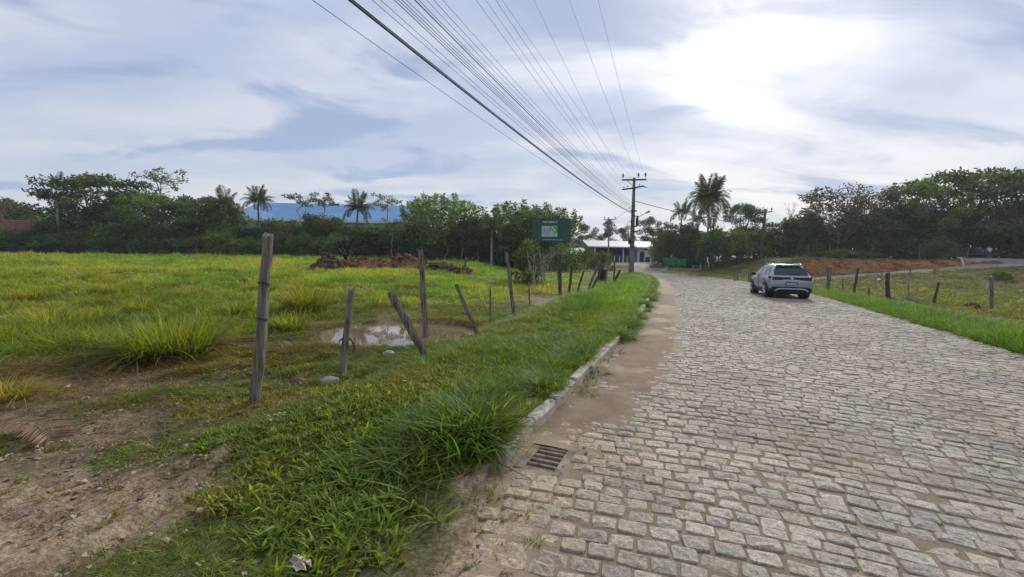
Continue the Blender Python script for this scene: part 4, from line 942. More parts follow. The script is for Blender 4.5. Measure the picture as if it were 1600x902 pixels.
    s = rng.uniform(.45, 1.1, (len(x), 1)); gn_scatter('dry_straw', np.stack([x, y, z - .005], 1), rng.uniform(0, 6.28, len(x)), np.concatenate([s * 1.1, s * 1.1, s * .55], 1), tint, T_straw)
build_grass()
def build_litter():
    # fallen leaves, bits of stalk and crumbs of soil scattered over the worn ground
    m1 = bpy.data.materials.new('leaf_litter'); m1.use_nodes = True; t = NT(m1.node_tree); bs = t.n['Principled BSDF']; bs.inputs['Roughness'].default_value = .9; rnd = t.node('ShaderNodeNewGeometry').outputs['Random Per Island']
    t.put(bs.inputs['Base Color'], t.mix(1.0, t.attr('tint', typ='INSTANCER'), t.mix(rnd, (.45, .42, .4), (1.5, 1.45, 1.3)), 'MULTIPLY')); tufts = []
    for s in range(6):
        r = np.random.default_rng(300 + s); V = []; F = []
        for k in range(9):
            p = np.array([r.normal(0, .07), r.normal(0, .07), r.uniform(.004, .018)]); a = r.uniform(0, 6.28); L = r.uniform(.018, .055); w = L * r.uniform(.12, .42); d = np.array([math.cos(a), math.sin(a), r.normal(0, .25)]); sd = np.array([-math.sin(a), math.cos(a), r.normal(0, .3)]); b = len(V)
            V += [p, p + d * L * .5 + sd * w + [0, 0, .006], p + d * L, p + d * L * .5 - sd * w + [0, 0, .006]]; F.append([b, b + 1, b + 2, b + 3])
        me = bpy.data.meshes.new('litter'); me.from_pydata([tuple(v) for v in V], [], F); me.materials.append(m1); tufts.append(bpy.data.objects.new('litter', me))
    x, y = sample_polar(60000, 1.7, 11, 150); z, q, w, d = Hq(x, y); n1 = fbm(x, y, .6, 3, 85); dens = np.where(q < w / 2, .25 + 1.3 * (n1 - .35), 0) * np.where(d > 0, sstep(.1, 1.0, d), .0); dens = np.where(z < PUDZ + .02, 0, dens); dens = np.where((q > .1) & (q < .6) & (d == 0), .05 * (n1 > .5) * (y < 3.6), dens); dens *= .8
    k = rng.random(len(x)) < dens; x, y, z, d = x[k], y[k], z[k], d[k]; u = rng.random((len(x), 1)); tint = np.where(u < .45, np.array([.20, .145, .085]), np.where(u < .75, np.array([.11, .08, .05]), np.where(u < .85, np.array([.26, .21, .13]), np.array([.10, .13, .035]))))
    s = rng.uniform(.4, 1.0, (len(x), 1)); gn_scatter('leaf_litter', np.stack([x, y, z], 1), rng.uniform(0, 6.28, len(x)), np.tile(s, (1, 3)), tint, tufts)
    # crumbs of soil and pebbles
    m2 = bpy.data.materials.new('soil_crumb'); m2.use_nodes = True; t = NT(m2.node_tree); bs = t.n['Principled BSDF']; bs.inputs['Roughness'].default_value = .95; rnd = t.node('ShaderNodeNewGeometry').outputs['Random Per Island']
    t.put(bs.inputs['Base Color'], t.mix(1.0, t.attr('tint', typ='INSTANCER'), t.mix(rnd, (.6, .6, .6), (1.35, 1.33, 1.3)), 'MULTIPLY')); crumbs = []
    for s in range(5):
        r = np.random.default_rng(400 + s); V = []; F = []
        for k in range(9):
            c = np.array([r.normal(0, .09), r.normal(0, .09), 0]); q = r.uniform(.004, .016) * (2 if k == 0 else 1); b = len(V); pts = np.array([(1, 0, 0), (-1, 0, 0), (0, 1, 0), (0, -1, 0), (0, 0, .8), (.6, .6, .5), (-.6, .5, .55), (.1, -.7, .6)]) * q * r.uniform(.7, 1.3, (8, 3)); V += list(c + pts)
            F += [[b + i for i in f] for f in ((0, 2, 5), (2, 1, 6), (1, 3, 7), (3, 0, 7), (0, 5, 4), (5, 6, 4), (5, 2, 6), (6, 1, 4), (1, 7, 4), (7, 0, 4))]
        me = bpy.data.meshes.new('crumbs'); me.from_pydata([tuple(v) for v in V], [], F); me.materials.append(m2); crumbs.append(bpy.data.objects.new('crumbs', me))
    x, y = sample_polar(50000, 1.6, 9, 130); z, q, w, d = Hq(x, y); b_ = bareness(x, y); n1 = fbm(x, y, .5, 3, 86); left = q < w / 2
    dens = np.where(left & (d > 0), np.clip(.02 + .20 * b_ * (n1 + .1), 0, 1), 0); dens = np.where(left & (d == 0) & (q < 1.0), .05 * (n1 > .55) * (y < 3.6), dens); dens = np.where(z < PUDZ + .02, 0, dens)
    zs_, ss_ = sand_height(q, w, x, y); z = np.where(d == 0, zs_, z); ggx, ggy = grate_local(x, y); dens = np.where((np.abs(ggx) < .3) & (np.abs(ggy) < .32), 0, dens)
    k = rng.random(len(x)) < dens; x, y, z, d = x[k], y[k], z[k], d[k]; tint = lerp(np.array([.19, .14, .095])[None], np.array([.38, .295, .20])[None], rng.random((len(x), 1))); s = rng.uniform(.5, 1.5, (len(x), 1)); gn_scatter('soil_crumbs', np.stack([x, y, z], 1), rng.uniform(0, 6.28, len(x)), np.tile(s, (1, 3)), tint, crumbs)
build_litter()

def clump(px, py, hgt, wid, label, tintA, tintB, n=520, name='grass_clump', flop=1.0, blade=.021):
    if name == 'grass_clump' and py > 440: hgt *= 1.18; wid *= 1.1
    x, y = G(px, py, -.03); z = H(x, y); r = np.random.default_rng(px * 7 + py); V = []; F = []; C = []
    for k in range(n):
        a = r.uniform(0, 6.28); rd = wid * .34 * math.sqrt(r.random()); p = np.array([math.cos(a) * rd, math.sin(a) * rd, -.03]); a2 = a + r.normal(0, .7); d = np.array([math.cos(a2), math.sin(a2), 0]); L = hgt * r.uniform(.55, 1.2); bd = flop * r.uniform(.25, 1.15) * (.45 + rd / (wid * .34))
        sv = np.array([-d[1], d[0], 0]) * blade * .5 * r.uniform(.7, 1.3); b = len(V); dry = r.random() < .24; bd *= 1.7 if dry else 1; L *= .85 if dry else 1; tc = lerp(np.array(tintA), np.array(tintB), r.random()) if not dry else np.array([1.75, 1.05, 1.6]) * .85
        for i in range(5):
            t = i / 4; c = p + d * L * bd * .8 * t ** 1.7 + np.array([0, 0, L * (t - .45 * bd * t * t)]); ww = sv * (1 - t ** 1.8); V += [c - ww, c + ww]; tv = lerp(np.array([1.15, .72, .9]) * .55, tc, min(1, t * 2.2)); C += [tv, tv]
        F += [[b + 2 * i, b + 2 * i + 1, b + 2 * i + 3, b + 2 * i + 2] for i in range(4)]
    o = mesh_np(name, V, np.array(F), M_grassc, colors=np.array(C)); o.location = (x, y, z); tag(o, label, 'grass clump', 'big grass clumps in the plot' if name == 'grass_clump' else None); return o
Y1, Y2, G1, G2 = (1.30, 1.12, .7), (1.65, 1.2, .8), (.8, 1.0, .8), (1.15, 1.1, .8)
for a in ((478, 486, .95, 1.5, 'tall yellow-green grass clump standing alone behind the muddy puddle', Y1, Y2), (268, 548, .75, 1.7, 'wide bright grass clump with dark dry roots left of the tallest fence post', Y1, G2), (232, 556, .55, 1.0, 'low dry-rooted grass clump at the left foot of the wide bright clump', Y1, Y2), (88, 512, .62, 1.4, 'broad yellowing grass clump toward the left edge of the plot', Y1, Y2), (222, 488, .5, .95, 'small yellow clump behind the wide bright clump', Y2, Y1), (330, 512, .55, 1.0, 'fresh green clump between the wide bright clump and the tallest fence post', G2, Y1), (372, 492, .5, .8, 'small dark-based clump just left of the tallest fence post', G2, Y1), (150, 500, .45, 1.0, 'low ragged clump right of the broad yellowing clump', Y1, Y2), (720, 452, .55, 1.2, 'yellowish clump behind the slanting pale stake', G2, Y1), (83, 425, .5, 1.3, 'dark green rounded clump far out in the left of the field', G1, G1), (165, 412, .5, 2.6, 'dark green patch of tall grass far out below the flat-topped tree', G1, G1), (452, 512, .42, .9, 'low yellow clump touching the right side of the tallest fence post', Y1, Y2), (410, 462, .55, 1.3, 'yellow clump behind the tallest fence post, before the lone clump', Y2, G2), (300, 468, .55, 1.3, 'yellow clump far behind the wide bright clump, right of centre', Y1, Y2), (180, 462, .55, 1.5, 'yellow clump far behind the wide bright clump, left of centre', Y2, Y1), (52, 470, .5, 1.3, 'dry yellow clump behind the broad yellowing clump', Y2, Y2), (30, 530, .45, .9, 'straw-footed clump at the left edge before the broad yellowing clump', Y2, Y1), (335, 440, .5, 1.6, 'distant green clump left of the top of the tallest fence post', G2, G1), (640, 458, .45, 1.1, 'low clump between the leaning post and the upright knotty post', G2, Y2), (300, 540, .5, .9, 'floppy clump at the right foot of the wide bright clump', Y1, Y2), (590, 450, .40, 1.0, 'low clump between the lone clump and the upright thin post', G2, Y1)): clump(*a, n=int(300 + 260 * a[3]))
clump(8, 612, .42, .7, 'heap of dry straw-coloured grass at the left edge', (2.2, 1.35, 1.6), (2.8, 1.6, 2.0), 420, 'straw_heap', 1.5, .009)
# ------------------------------------------------------------------ fence posts on the left
def log_post(px0, py0, px1, py1, wpx, label, zg=None, dtop=0.0, mt=None, name='fence_post', group='posts of the broken fence', D=None, wire=(), cut=.03, seed=0, cat='fence post', pxw=None):
    """px0,py0 top and px1,py1 foot in the photograph, dtop how much nearer/farther the top leans"""
    if D is None:
        z = -.05
        for _ in range(4):
            x, y = G(px1, py1, z); z = H(x, y)
    else:
        x, y, z = at(px1, py1, D)
        z = min(z, H(x, y))
    tx, ty, tz = at(px0, py0, y + dtop)
    o = tag(empty(name, (x, y, z)), label, cat, group); rr = random.Random(seed + px1); top = Vector((tx - x, ty - y, tz - z)); r = wpx / FPX * y / 2 / math.hypot(1, (px1 - 800) / FPX) * (.72 if px1 > 1100 else .66 if px1 > 690 else .82 if px1 > 500 else .95)
    n = 10; k = 9; V = []; F = []; d = top.normalized(); a = d.cross(Vector((0, 1, .1))).normalized(); b = d.cross(a); kn = [rr.uniform(.86, 1.14) for _ in range(n)]
    for i in range(k + 1):
        t = i / k; c = d * (-.35) + (top + d * .35) * t; c = c + a * rr.gauss(0, r * .10) + b * rr.gauss(0, r * .10)
        for j in range(n):
            w = 2 * math.pi * j / n; rad = r * (1.06 - .12 * t) * kn[j] * rr.uniform(.93, 1.07); p = c + (a * math.cos(w) + b * math.sin(w)) * rad
            if i == k: p = p + d * (cut * math.cos(w + seed) + rr.gauss(0, .006))
            V.append(p)
    for i in range(k): F += [[i * n + j, i * n + (j + 1) % n, (i + 1) * n + (j + 1) % n, (i + 1) * n + j] for j in range(n)]
    V.append(top + d * rr.uniform(-.01, .01)); F += [[k * n + j, k * n + (j + 1) % n, len(V) - 1] for j in range(n)]
    m = MB(); m.add(V, F); m.build('timber', mt or M_wood, o)
    for t in wire:
        w = MB(); c = top * t
        for q in range(2): w.tube([c + d * (.012 * q + .012 * math.sin(s)) + (a * math.cos(s) + b * math.sin(s)) * r * 1.12 for s in np.linspace(0, 6.2, 15)], .0035, 5)
        w.build('wire_loop', M_wire, o)
    return o
log_post(418, 367, 399, 628, 19, 'tallest grey timber fence post, standing nearest to the camera', wire=(.71, .50), seed=1)
p_ = log_post(549, 453, 534, 588, 14, 'short rough fence post with a dark rotten foot, left of the puddle', seed=2, dtop=.05)
w = MB(); w.tube([(.05 + .10 * math.sin(s), .02 + .03 * s, .42 + .13 * math.cos(s)) for s in np.linspace(-1.0, 2.4, 14)], [.006] + [.013] * 12 + [.004], 6); w.build('bark_strip', M_wood_dark, p_)
log_post(609, 456, 667, 560, 14, 'stout round post leaning left across the puddle', seed=3, dtop=-.15)
log_post(657, 392, 665, 533, 11, 'tall thin knotty post standing upright behind the leaning one', seed=4)
log_post(713, 446, 747, 524, 9, 'pale slanting stake with a pointed foot right of the puddle', seed=5, dtop=-.1)
log_post(791, 394, 803, 492, 9, 'weathered post between the pale stake and the billboard', seed=6)
log_post(766, 450, 766, 507, 5, 'thin short stick post beside the weathered post', seed=7)
log_post(826, 442, 828, 480, 4, 'thin stick standing left of the dark square post', seed=17)
log_post(874, 396, 876, 474, 8, 'dark straight post right below the billboard', seed=8, mt=M_wood_dark)
log_post(894, 414, 888, 467, 7, 'dark post leaning right, first right of the dark straight post', seed=9, mt=M_wood_dark)
log_post(912, 424, 900, 464, 5, 'thin forked stick leaning right beside the dark leaning post', seed=10, mt=M_wood_dark)
log_post(937, 408, 917, 456, 6, 'long grey pole slanting right in the broken fence', seed=11)
log_post(943, 414, 923, 456, 5, 'second slanting pole propped beside the long grey one', seed=12, mt=M_wood_dark)
log_post(950, 408, 945, 448, 5, 'pale post at the end of the broken fence, by the black drum', seed=13)
log_post(960, 408, 959, 442, 4, 'slim dark post nearest the big utility pole', seed=14, mt=M_wood_dark)
log_post(969, 422, 957, 446, 6, 'stubby rotten post leaning toward the big utility pole', seed=15, mt=M_wood_dark)
# black drum at the fence end
def drum(px, py, label):
    x, y, z = at(px, py, 29); z = H(x, y); o = tag(empty('black_drum', (x, y, z)), label, 'drum'); m = MB(); prof = [(.0, .26), (.05, .29), (.3, .29), (.32, .305), (.35, .29), (.62, .29), (.64, .305), (.67, .29), (.92, .29), (.97, .27)]
    m.tube([(0, 0, h) for h, _ in prof], [r for _, r in prof], 16); m.build('body', M_blackpl, o); t = MB(); t.tube([(0, 0, .972), (0, 0, .985)], [.24, .22], 14); t.build('lid', M_blackpl, o)
drum(941, 424, 'black plastic drum among the broken fence poles')

# fallen branch, stones and litter
def fallen(pts, rad, name, label, cat, mt=M_wood):
    P = []
    for px, py, up in pts:
        x, y = G(px, py, -.03); P.append((x, y, H(x, y) + up))
    m = MB(); m.tube(P, rad, 7); o = m.build(name, mt); tag(o, label, cat); return o
fallen([(690, 503, .04), (715, 515, .05), (742, 524, .05), (772, 534, .01)], [.018, .026, .024, .008], 'fallen_branch', 'grey fallen branch lying on the grass right of the puddle', 'branch')
fallen([(400, 492, .02), (440, 488, .05), (480, 484, .02)], [.01, .012, .006], 'fallen_stick', 'thin pale stick lying on the mud behind the tallest fence post', 'stick')
def rock(px, py, sx, sy, sz, label, seed, mt=M_rock, name='stone', cat='stone', group='loose stones'):
    x, y = G(px, py, -.05); rr = random.Random(seed); bm = bmesh.new(); bmesh.ops.create_icosphere(bm, subdivisions=2, radius=1)
    for v in bm.verts: v.co = Vector((v.co.x * sx, v.co.y * sy, v.co.z * sz)) * (1 + .30 * (float(fbm(v.co.x * 2 + seed, v.co.y * 2 + v.co.z, 1.0, 3)) - .5) + rr.uniform(-.05, .05))
    me = bpy.data.meshes.new(name); bm.to_mesh(me); bm.free(); me.materials.append(mt); o = link(bpy.data.objects.new(name, me)); o.location = (x, y, H(x, y) + sz * .35); o.rotation_euler = (0, 0, rr.uniform(0, 3)); tag(o, label, cat, group)
rock(514, 598, .13, .09, .06, 'pale flat stone in front of the short rough post', 1)
rock(607, 555, .12, .10, .075, 'rounded grey stone at the near edge of the puddle', 2)
rock(466, 592, .13, .10, .05, 'dark clod of mud left of the pale flat stone', 3, M_earth_dk, 'mud_clod', 'clod', 'mud clods')
rock(440, 536, .26, .15, .07, 'dark ridge of trodden mud between the tallest post and the puddle', 4, M_earth_dk, 'mud_clod', 'clod', 'mud clods')
rock(1517, 480, .42, .30, .22, 'dark heap of soil on the rough pasture beside the last right-hand post', 5, M_earth_dk, 'soil_heap', 'soil heap', None)
rock(908, 460, .10, .08, .06, 'small pale stone under the slanting fence poles', 6)
M_litter = mat('white_plastic_scrap', (.66, .66, .64), .5, var=.1, vscale=12)
M_dryleaf = mat('dry_leaf', (.42, .36, .27), .8, var=.3, vscale=14)
def scrap(px, py, s, label, name, cat, mt, seed, zup=.05, group=None):
    x, y = G(px, py, zup); r = np.random.default_rng(seed); n = 6; V = []
    for i in range(n):
        for j in range(n):
            u, v = i / (n - 1) - .5, j / (n - 1) - .5; V.append((u * s * (1 + .2 * r.normal()), v * s * .6 * (1 + .2 * r.normal()), s * .25 * abs(math.sin(u * 5 + seed) * math.cos(v * 4)) + s * .06 * r.random()))
    F = [[i * n + j, (i + 1) * n + j, (i + 1) * n + j + 1, i * n + j + 1] for i in range(n - 1) for j in range(n - 1)]
    o = mesh_np(name, V, F, mt); so = o.modifiers.new('thickness', 'SOLIDIFY'); so.thickness = .002; o.location = (x, y, H(x, y) + zup); o.rotation_euler = (r.normal(0, .2), r.normal(0, .2), r.uniform(0, 6)); tag(o, label, cat, group)
scrap(666, 622, .07, 'white plastic scrap caught in the verge grass', 'plastic_scrap', 'litter', M_litter, 1, .13)
scrap(631, 616, .05, 'pale little scrap in the grass left of the white plastic scrap', 'plastic_scrap', 'litter', M_litter, 2, .10)
scrap(470, 890, .13, 'crumpled pale dry leaf at the bottom edge of the picture', 'dry_leaf', 'leaf', M_dryleaf, 3, .03)
scrap(990, 468, .12, 'white scrap on the verge by the road bend, nearer the kerb', 'plastic_scrap', 'litter', M_litter, 4, .30)
scrap(970, 470, .12, 'white scrap on the verge by the road bend, farther from the kerb', 'plastic_scrap', 'litter', M_litter, 5, .30)
scrap(1372, 444, .38, 'white bag lying on the rough pasture left of the thick right-hand post', 'plastic_bag', 'litter', M_litter, 6, .1)
# dead palm leaves on the ground at the left edge
def dead_frond(px, py, rz, label, L):
    x, y = G(px, py, 0); o = bpy.data.objects.new('dead_palm_frond', FR_DEAD); link(o); o.scale = (L, L, L * .22); o.location = (x, y, H(x, y) + .12); o.rotation_euler = (0, R_(-4), rz); tag(o, label, 'palm frond')
dead_frond(4, 662, R_(-12), 'dry fallen palm frond lying at the left edge of the plot', .42)

# heaps of excavated earth
def heap(px, py_top, py_base, wpx, D, label, mt, seed, depth=1.5):
    x, y = at(px, py_base, D)[0], D; z = H(x, y); top = at(px, py_top, D)[2] - z; w = wpx / FPX * D; nx_, ny_ = 44, 22; V = []
    for j in range(ny_):
        for i in range(nx_):
            u = i / (nx_ - 1) * 2 - 1; v = j / (ny_ - 1) * 2 - 1; X = u * w / 2; Y = v * depth; r2 = u * u + v * v
            h = max(0, 1 - r2) ** .8 * top * (.15 + 1.55 * float(fbm(X + seed * 9, Y, .8, 4))) + (float(fbm(X * 1.0 + seed, Y, .24, 3, 3)) - .5) * .5 * min(1, max(0, 1.15 - r2) * 2); V.append((X, Y, h - (.25 if r2 > 1 else .02)))
    F = [[j * nx_ + i, j * nx_ + i + 1, (j + 1) * nx_ + i + 1, (j + 1) * nx_ + i] for j in range(ny_ - 1) for i in range(nx_ - 1)]
    rr = random.Random(seed); V = [Vector(v) for v in V]
    for k in range(150):
        c = V[rr.randrange(len(V))]
        if (c.x / (w / 2)) ** 2 + (c.y / depth) ** 2 > 1: continue
        s = rr.uniform(.05, .17); bm = bmesh.new(); bmesh.ops.create_icosphere(bm, subdivisions=1, radius=s); b0 = len(V); bm.verts.index_update()
        V += [c + Vector((v.co.x * 1.2, v.co.y, v.co.z * .8)) * rr.uniform(.7, 1.3) + Vector((0, 0, s * .3)) for v in bm.verts]; F += [[v.index + b0 for v in f.verts] for f in bm.faces]; bm.free()
    o = mesh_np('earth_heap', V, F, mt); o.location = (x, y, z); tag(o, label, 'earth heap', 'heaps of dug earth')
heap(511, 402, 424, 50, 32, 'dark brown heap of dug earth, leftmost of the heaps', M_earth_dk, 1, 1.2)
heap(568, 404, 424, 90, 33.5, 'low reddish heap of dug earth next to the dark leftmost heap', M_earth, 2)
heap(632, 402, 426, 85, 32.5, 'tallest cloddy brown heap of dug earth behind the tall thin post', M_earth, 3)
heap(688, 412, 429, 60, 31.5, 'dark cloddy heap of dug earth tapering off to the right', M_earth_dk, 4, 1.3)
heap(722, 422, 434, 28, 30.5, 'small reddish end heap of dug earth by the dry stalks', M_earth, 5, .9)
def stalks(px, py, D, hgt, wid, n, label, name, cat, seed, mt, tw=.012, lean=.25, sub=0):
    x = at(px, py, D)[0]; z = H(x, D); rr = random.Random(seed); m = MB()
    for i in range(n):
        p = Vector((rr.gauss(0, wid * .16), rr.gauss(0, wid * .16), -.05)); th = rr.uniform(0, 6.28); q = p + Vector((math.cos(th) * wid * .5 * rr.random(), math.sin(th) * wid * .5 * rr.random(), hgt * rr.uniform(.5, 1)))
        limb(m, p, q, tw, tw * .4, 5, seed=seed + i, k=4)
        for k in range(sub):
            a = p.lerp(q, rr.uniform(.45, .95)); limb(m, a, a + Vector((rr.gauss(0, .25), rr.gauss(0, .25), rr.uniform(.1, .4))) * hgt * .35, tw * .5, tw * .2, 4, seed=seed + i * 9 + k, k=3)
    o = m.build(name, mt); o.location = (x, D, z); tag(o, label, cat)
stalks(712, 415, 31, 1.0, 1.3, 24, 'bunch of dry broken stalks right of the earth heaps', 'dry_stalks', 'stalks', 1, M_straw, .025)
log_post(728, 402, 726, 424, 6, 'stubby grey tree stump beside the dry stalks', seed=31, name='tree_stump', cat='stump', group=None, D=30)
stalks(843, 430, 23, 2.6, 1.6, 11, 'leafless pale shrub with many thin stems in front of the billboard', 'bare_shrub', 'shrub', 2, M_bark_pale, .022, sub=9)
stalks(538, 396, 40, 2.2, 3.4, 9, 'pale thorny shrub with upswept limbs behind the dark earth heap', 'upswept_shrub', 'shrub', 3, M_leaf_olive, .10, sub=5)

# ------------------------------------------------------------------ billboard
def text_obj(body, size, mt, parent, loc, name='lettering', rot=(R_(90), 0, 0), bold=.0):
    cu = bpy.data.curves.new(name, 'FONT'); cu.body = body; cu.size = size; cu.extrude = .004; cu.align_x = 'CENTER'; cu.align_y = 'CENTER'; cu.offset = bold; cu.materials.append(mt)
    t = bpy.data.objects.new(name, cu); me = bpy.data.meshes.new_from_object(t); bpy.data.objects.remove(t); me.materials.clear(); me.materials.append(mt)
    o = link(bpy.data.objects.new(name, me), parent); o.location = loc; o.rotation_euler = rot; return o
def billboard():
    D = 30.0; x0, _, zt = at(832, 342, D); x1, _, zb = at(889, 378, D); xc = (x0 + x1) / 2; zg = H(xc, D); w = x1 - x0 + .05; h = 35 / FPX * D
    e = tag(empty('billboard', (xc, D, zg), R_(-10)), 'green billboard on posts with a white and green logo panel', 'billboard'); zc = (zt + zb) / 2 - zg; hh = h
    b = MB(); b.box((0, 0, zc), (w, .05, hh), bev=.01); b.build('board', M_sign, e)
    f = MB()
    for s in (-1, 1): f.box((0, .0, zc + s * (hh / 2 + .012)), (w + .04, .07, .03)); f.box((s * (w / 2 + .012), 0, zc), (.03, .066, hh - .01))
    f.build('frame', M_dgreen, e)
    for s in (-1, .62): m = MB(); m.box((s * w * .36, .07, (zc + hh * .2) / 2 - .15), (.11, .09, zc + hh * .2 + .3), bev=.008); m.build('leg', M_wood, e)
    m = MB()
    for s in (-.3, .3): m.box((0, .045, zc + s * hh), (w, .035, .08))
    m.build('batten', M_wood, e)
    y = -.031; lw, lh = w * .41, hh * .46; lx, lz = -.03 * w, zc - .05 * hh
    m = MB(); m.box((lx - lw * .0, y, lz), (lw, .008, lh)); lp = m.build('logo_panel', M_signw, e)
    # green leaf-like swoosh of the logo on the right half, town silhouette on the left half
    m = MB(); g = [(lx + .02 * lw, lz + .1 * lh), (lx - .02 * lw, lz + .56 * lh), (lx + .5 * lw, lz + .56 * lh), (lx + .5 * lw, lz - .10 * lh), (lx + .36 * lw, lz - .2 * lh), (lx + .2 * lw, lz + .08 * lh)]; m.prism(g, y - .012, y - .004); m.build('logo_green', M_signg, e)
    m = MB(); m.prism([(lx + .08 * lw, lz + .42 * lh), (lx + .20 * lw, lz + .42 * lh), (lx + .44 * lw, lz + .02 * lh), (lx + .36 * lw, lz + .0 * lh)], y - .016, y - .010); m.build('logo_stripe', M_signw, e)
    m = MB()
    for k, (a, hgt) in enumerate(((-.46, .30), (-.36, .48), (-.26, .36), (-.15, .54), (-.05, .30))): m.box((lx + a * lw + .04 * lw, y - .006, lz - .12 * lh + hgt * lh * .5), (lw * .07, .008, hgt * lh))
    m.box((lx, y - .006, lz - .17 * lh), (lw * .9, .008, .05 * lh)); m.build('logo_town', M_signb, e)
    text_obj('RESIDENCIAL', lh * .20, M_signb, e, (lx, y - .008, lz - .36 * lh)); text_obj('BEM-VINDO A', hh * .10, M_signw, e, (-.02 * w, y + .002, zc + .36 * hh), bold=.006)
    m = MB(); m.box((.05 * w, y, zc - .42 * hh), (w * .5, .006, .03)); m.build('underline', M_signw, e)
billboard()

# ------------------------------------------------------------------ utility poles and cables
M_pole = mat('pole_concrete', (.17, .155, .135), .95, var=.25, vscale=3, bump=.4, bscale=20)
M_polewood = mat('pole_timber', (.085, .07, .055), .95, var=.3, vscale=3, stretch=(4, 4, .5))
M_ins = mat('insulator_porcelain', (.10, .075, .065), .35)
M_cable = mat('cable_sheath', (.035, .036, .04), .6)
M_lamp = mat('lamp_housing', (.40, .42, .43), .5)
def insulator(parent, loc, s=1.0):
    m = MB(); m.tube([(0, 0, 0), (0, 0, .10), (0, 0, .11), (0, 0, .16), (0, 0, .17), (0, 0, .22), (0, 0, .23), (0, 0, .31)], [.02, .02, .085, .06, .09, .06, .07, .03], 10); o = m.build('insulator', M_ins, parent); o.location = loc; o.scale = (1.3 * s, 1.3 * s, 1.7 * s)
PY = 45.0; _x0, _, _z0 = at(986, 433, PY); _xt, _, _zt = at(991, 278, PY); ZP = H(_x0, PY)
ARM_AZ = R_(0)
def main_pole():
    e = tag(empty('utility_pole', (_x0, PY, ZP)), 'big utility pole with two crossarms and a street lamp at the road bend', 'utility pole', 'utility poles'); h = _zt - ZP; lx = _xt - _x0
    m = MB(); n = 9; m.tube([(lx * (k / n), 0, -.5 + (h + .5) * k / n) for k in range(n + 1)], [.30 - .17 * k / n for k in range(n + 1)], 12); m.build('shaft', M_pole, e, True)
    p = lambda px, py: Vector((at(px, py, PY)[0] - _x0, 0, at(px, py, PY)[2] - ZP))
    a, b = p(971, 282), p(1009, 281.5); y = -.22
    m = MB(); m.tube([a + Vector((0, y, 0)), b + Vector((0, y, 0))], .085, 4); m.build('crossarm', M_polewood, e)
    for q in (p(972.5, 281), p(996.5, 280), p(1007.5, 279.5)): insulator(e, q + Vector((0, y, .06)))
    m = MB(); m.tube([p(979, 283) + Vector((0, y, 0)), p(989.5, 292) + Vector((0, -.12, 0))], .025, 5); m.build('brace', M_wire, e)
    m = MB(); m.tube([p(971, 297) + Vector((0, y, 0)), p(990, 294.5) + Vector((0, y, 0)), p(1003, 291.5) + Vector((0, y, 0)), p(1010, 294) + Vector((0, y, 0))], [.07, .09, .08, .03], 4); m.build('crossarm', M_polewood, e)
    for q in (p(974, 296), p(980, 295), p(998, 292)): insulator(e, q + Vector((0, y, .04)), .5)
    # cable clutter: brackets, splice boxes and coils lower down
    rr = random.Random(4)
    for k in range(9):
        zz = p(988, 322 + k * 8)[2]; m = MB(); m.box((lx * .5 + rr.uniform(-.12, .12), -.24, zz), (rr.uniform(.35, .7), .10, rr.uniform(.05, .14)), rr.gauss(0, .1), bev=.01); m.build('cable_bracket', M_wire, e)
    for px, py, s in ((994.5, 348, (.26, .2, .75)), (982.5, 378, (.24, .18, .5)), (995, 340, (.18, .16, .3))): q = p(px, py); m = MB(); m.box((q.x, -.22, q.z), s, bev=.03); m.build('splice_box', M_blackpl, e)
    m = MB(); q = p(983, 352); m.tube([(q.x + .28 * math.cos(t), -.24 + .02 * t * .2, q.z + .32 * math.sin(t)) for t in np.linspace(0, 18, 60)], .018, 5); m.build('cable_coil', M_cable, e)
    m = MB(); m.tube([p(990, 343), p(1000, 338), p(1010, 332.5)], .035, 7); m.build('lamp_arm', M_lamp, e)
    m = MB(); a = p(1009, 333); b = p(1016, 330); m.tube([a, a.lerp(b, .3), a.lerp(b, .8), b], [.05, .11, .12, .04], 8); m.build('lamp_head', M_lamp, e)
main_pole()
def small_pole(px0, py0, px1, py1, D, label, arms=(), mt=None, r=.14, lamp=None):
    x, _, z = at(px1, py1, D); z = H(x, D); xt, _, zt = at(px0, py0, D); e = tag(empty('utility_pole', (x, D, z)), label, 'utility pole', 'utility poles'); m = MB()
    m.tube([((xt - x) * k / 6, 0, -.5 + (zt - z + .5) * k / 6) for k in range(7)], [r * (1.15 - .4 * k / 6) for k in range(7)], 10); m.build('shaft', mt or M_pole, e, True)
    for (a, ay, b, by) in arms:
        A = at(a, ay, D); B_ = at(b, by, D); m = MB(); m.tube([(A[0] - x, -.14, A[2] - z), (B_[0] - x, -.14, B_[2] - z)], .07, 4); m.build('crossarm', M_polewood, e)
        for t in (.06, .94): insulator(e, (lerp(A[0], B_[0], t) - x, -.14, lerp(A[2], B_[2], t) - z + .05))
small_pole(951, 340, 951, 409, 84, 'far utility pole with one crossarm in front of the white shed', [(943, 343, 962, 343)])
small_pole(1196, 327, 1187, 421, 60, 'dark roadside pole tilted right with a short crossarm above the parked silver car', [(1186, 333, 1206, 331)], M_polewood, .2)
small_pole(1053, 368, 1052, 404, 70, 'short plain pole behind the green bins', (), M_pole, .13)
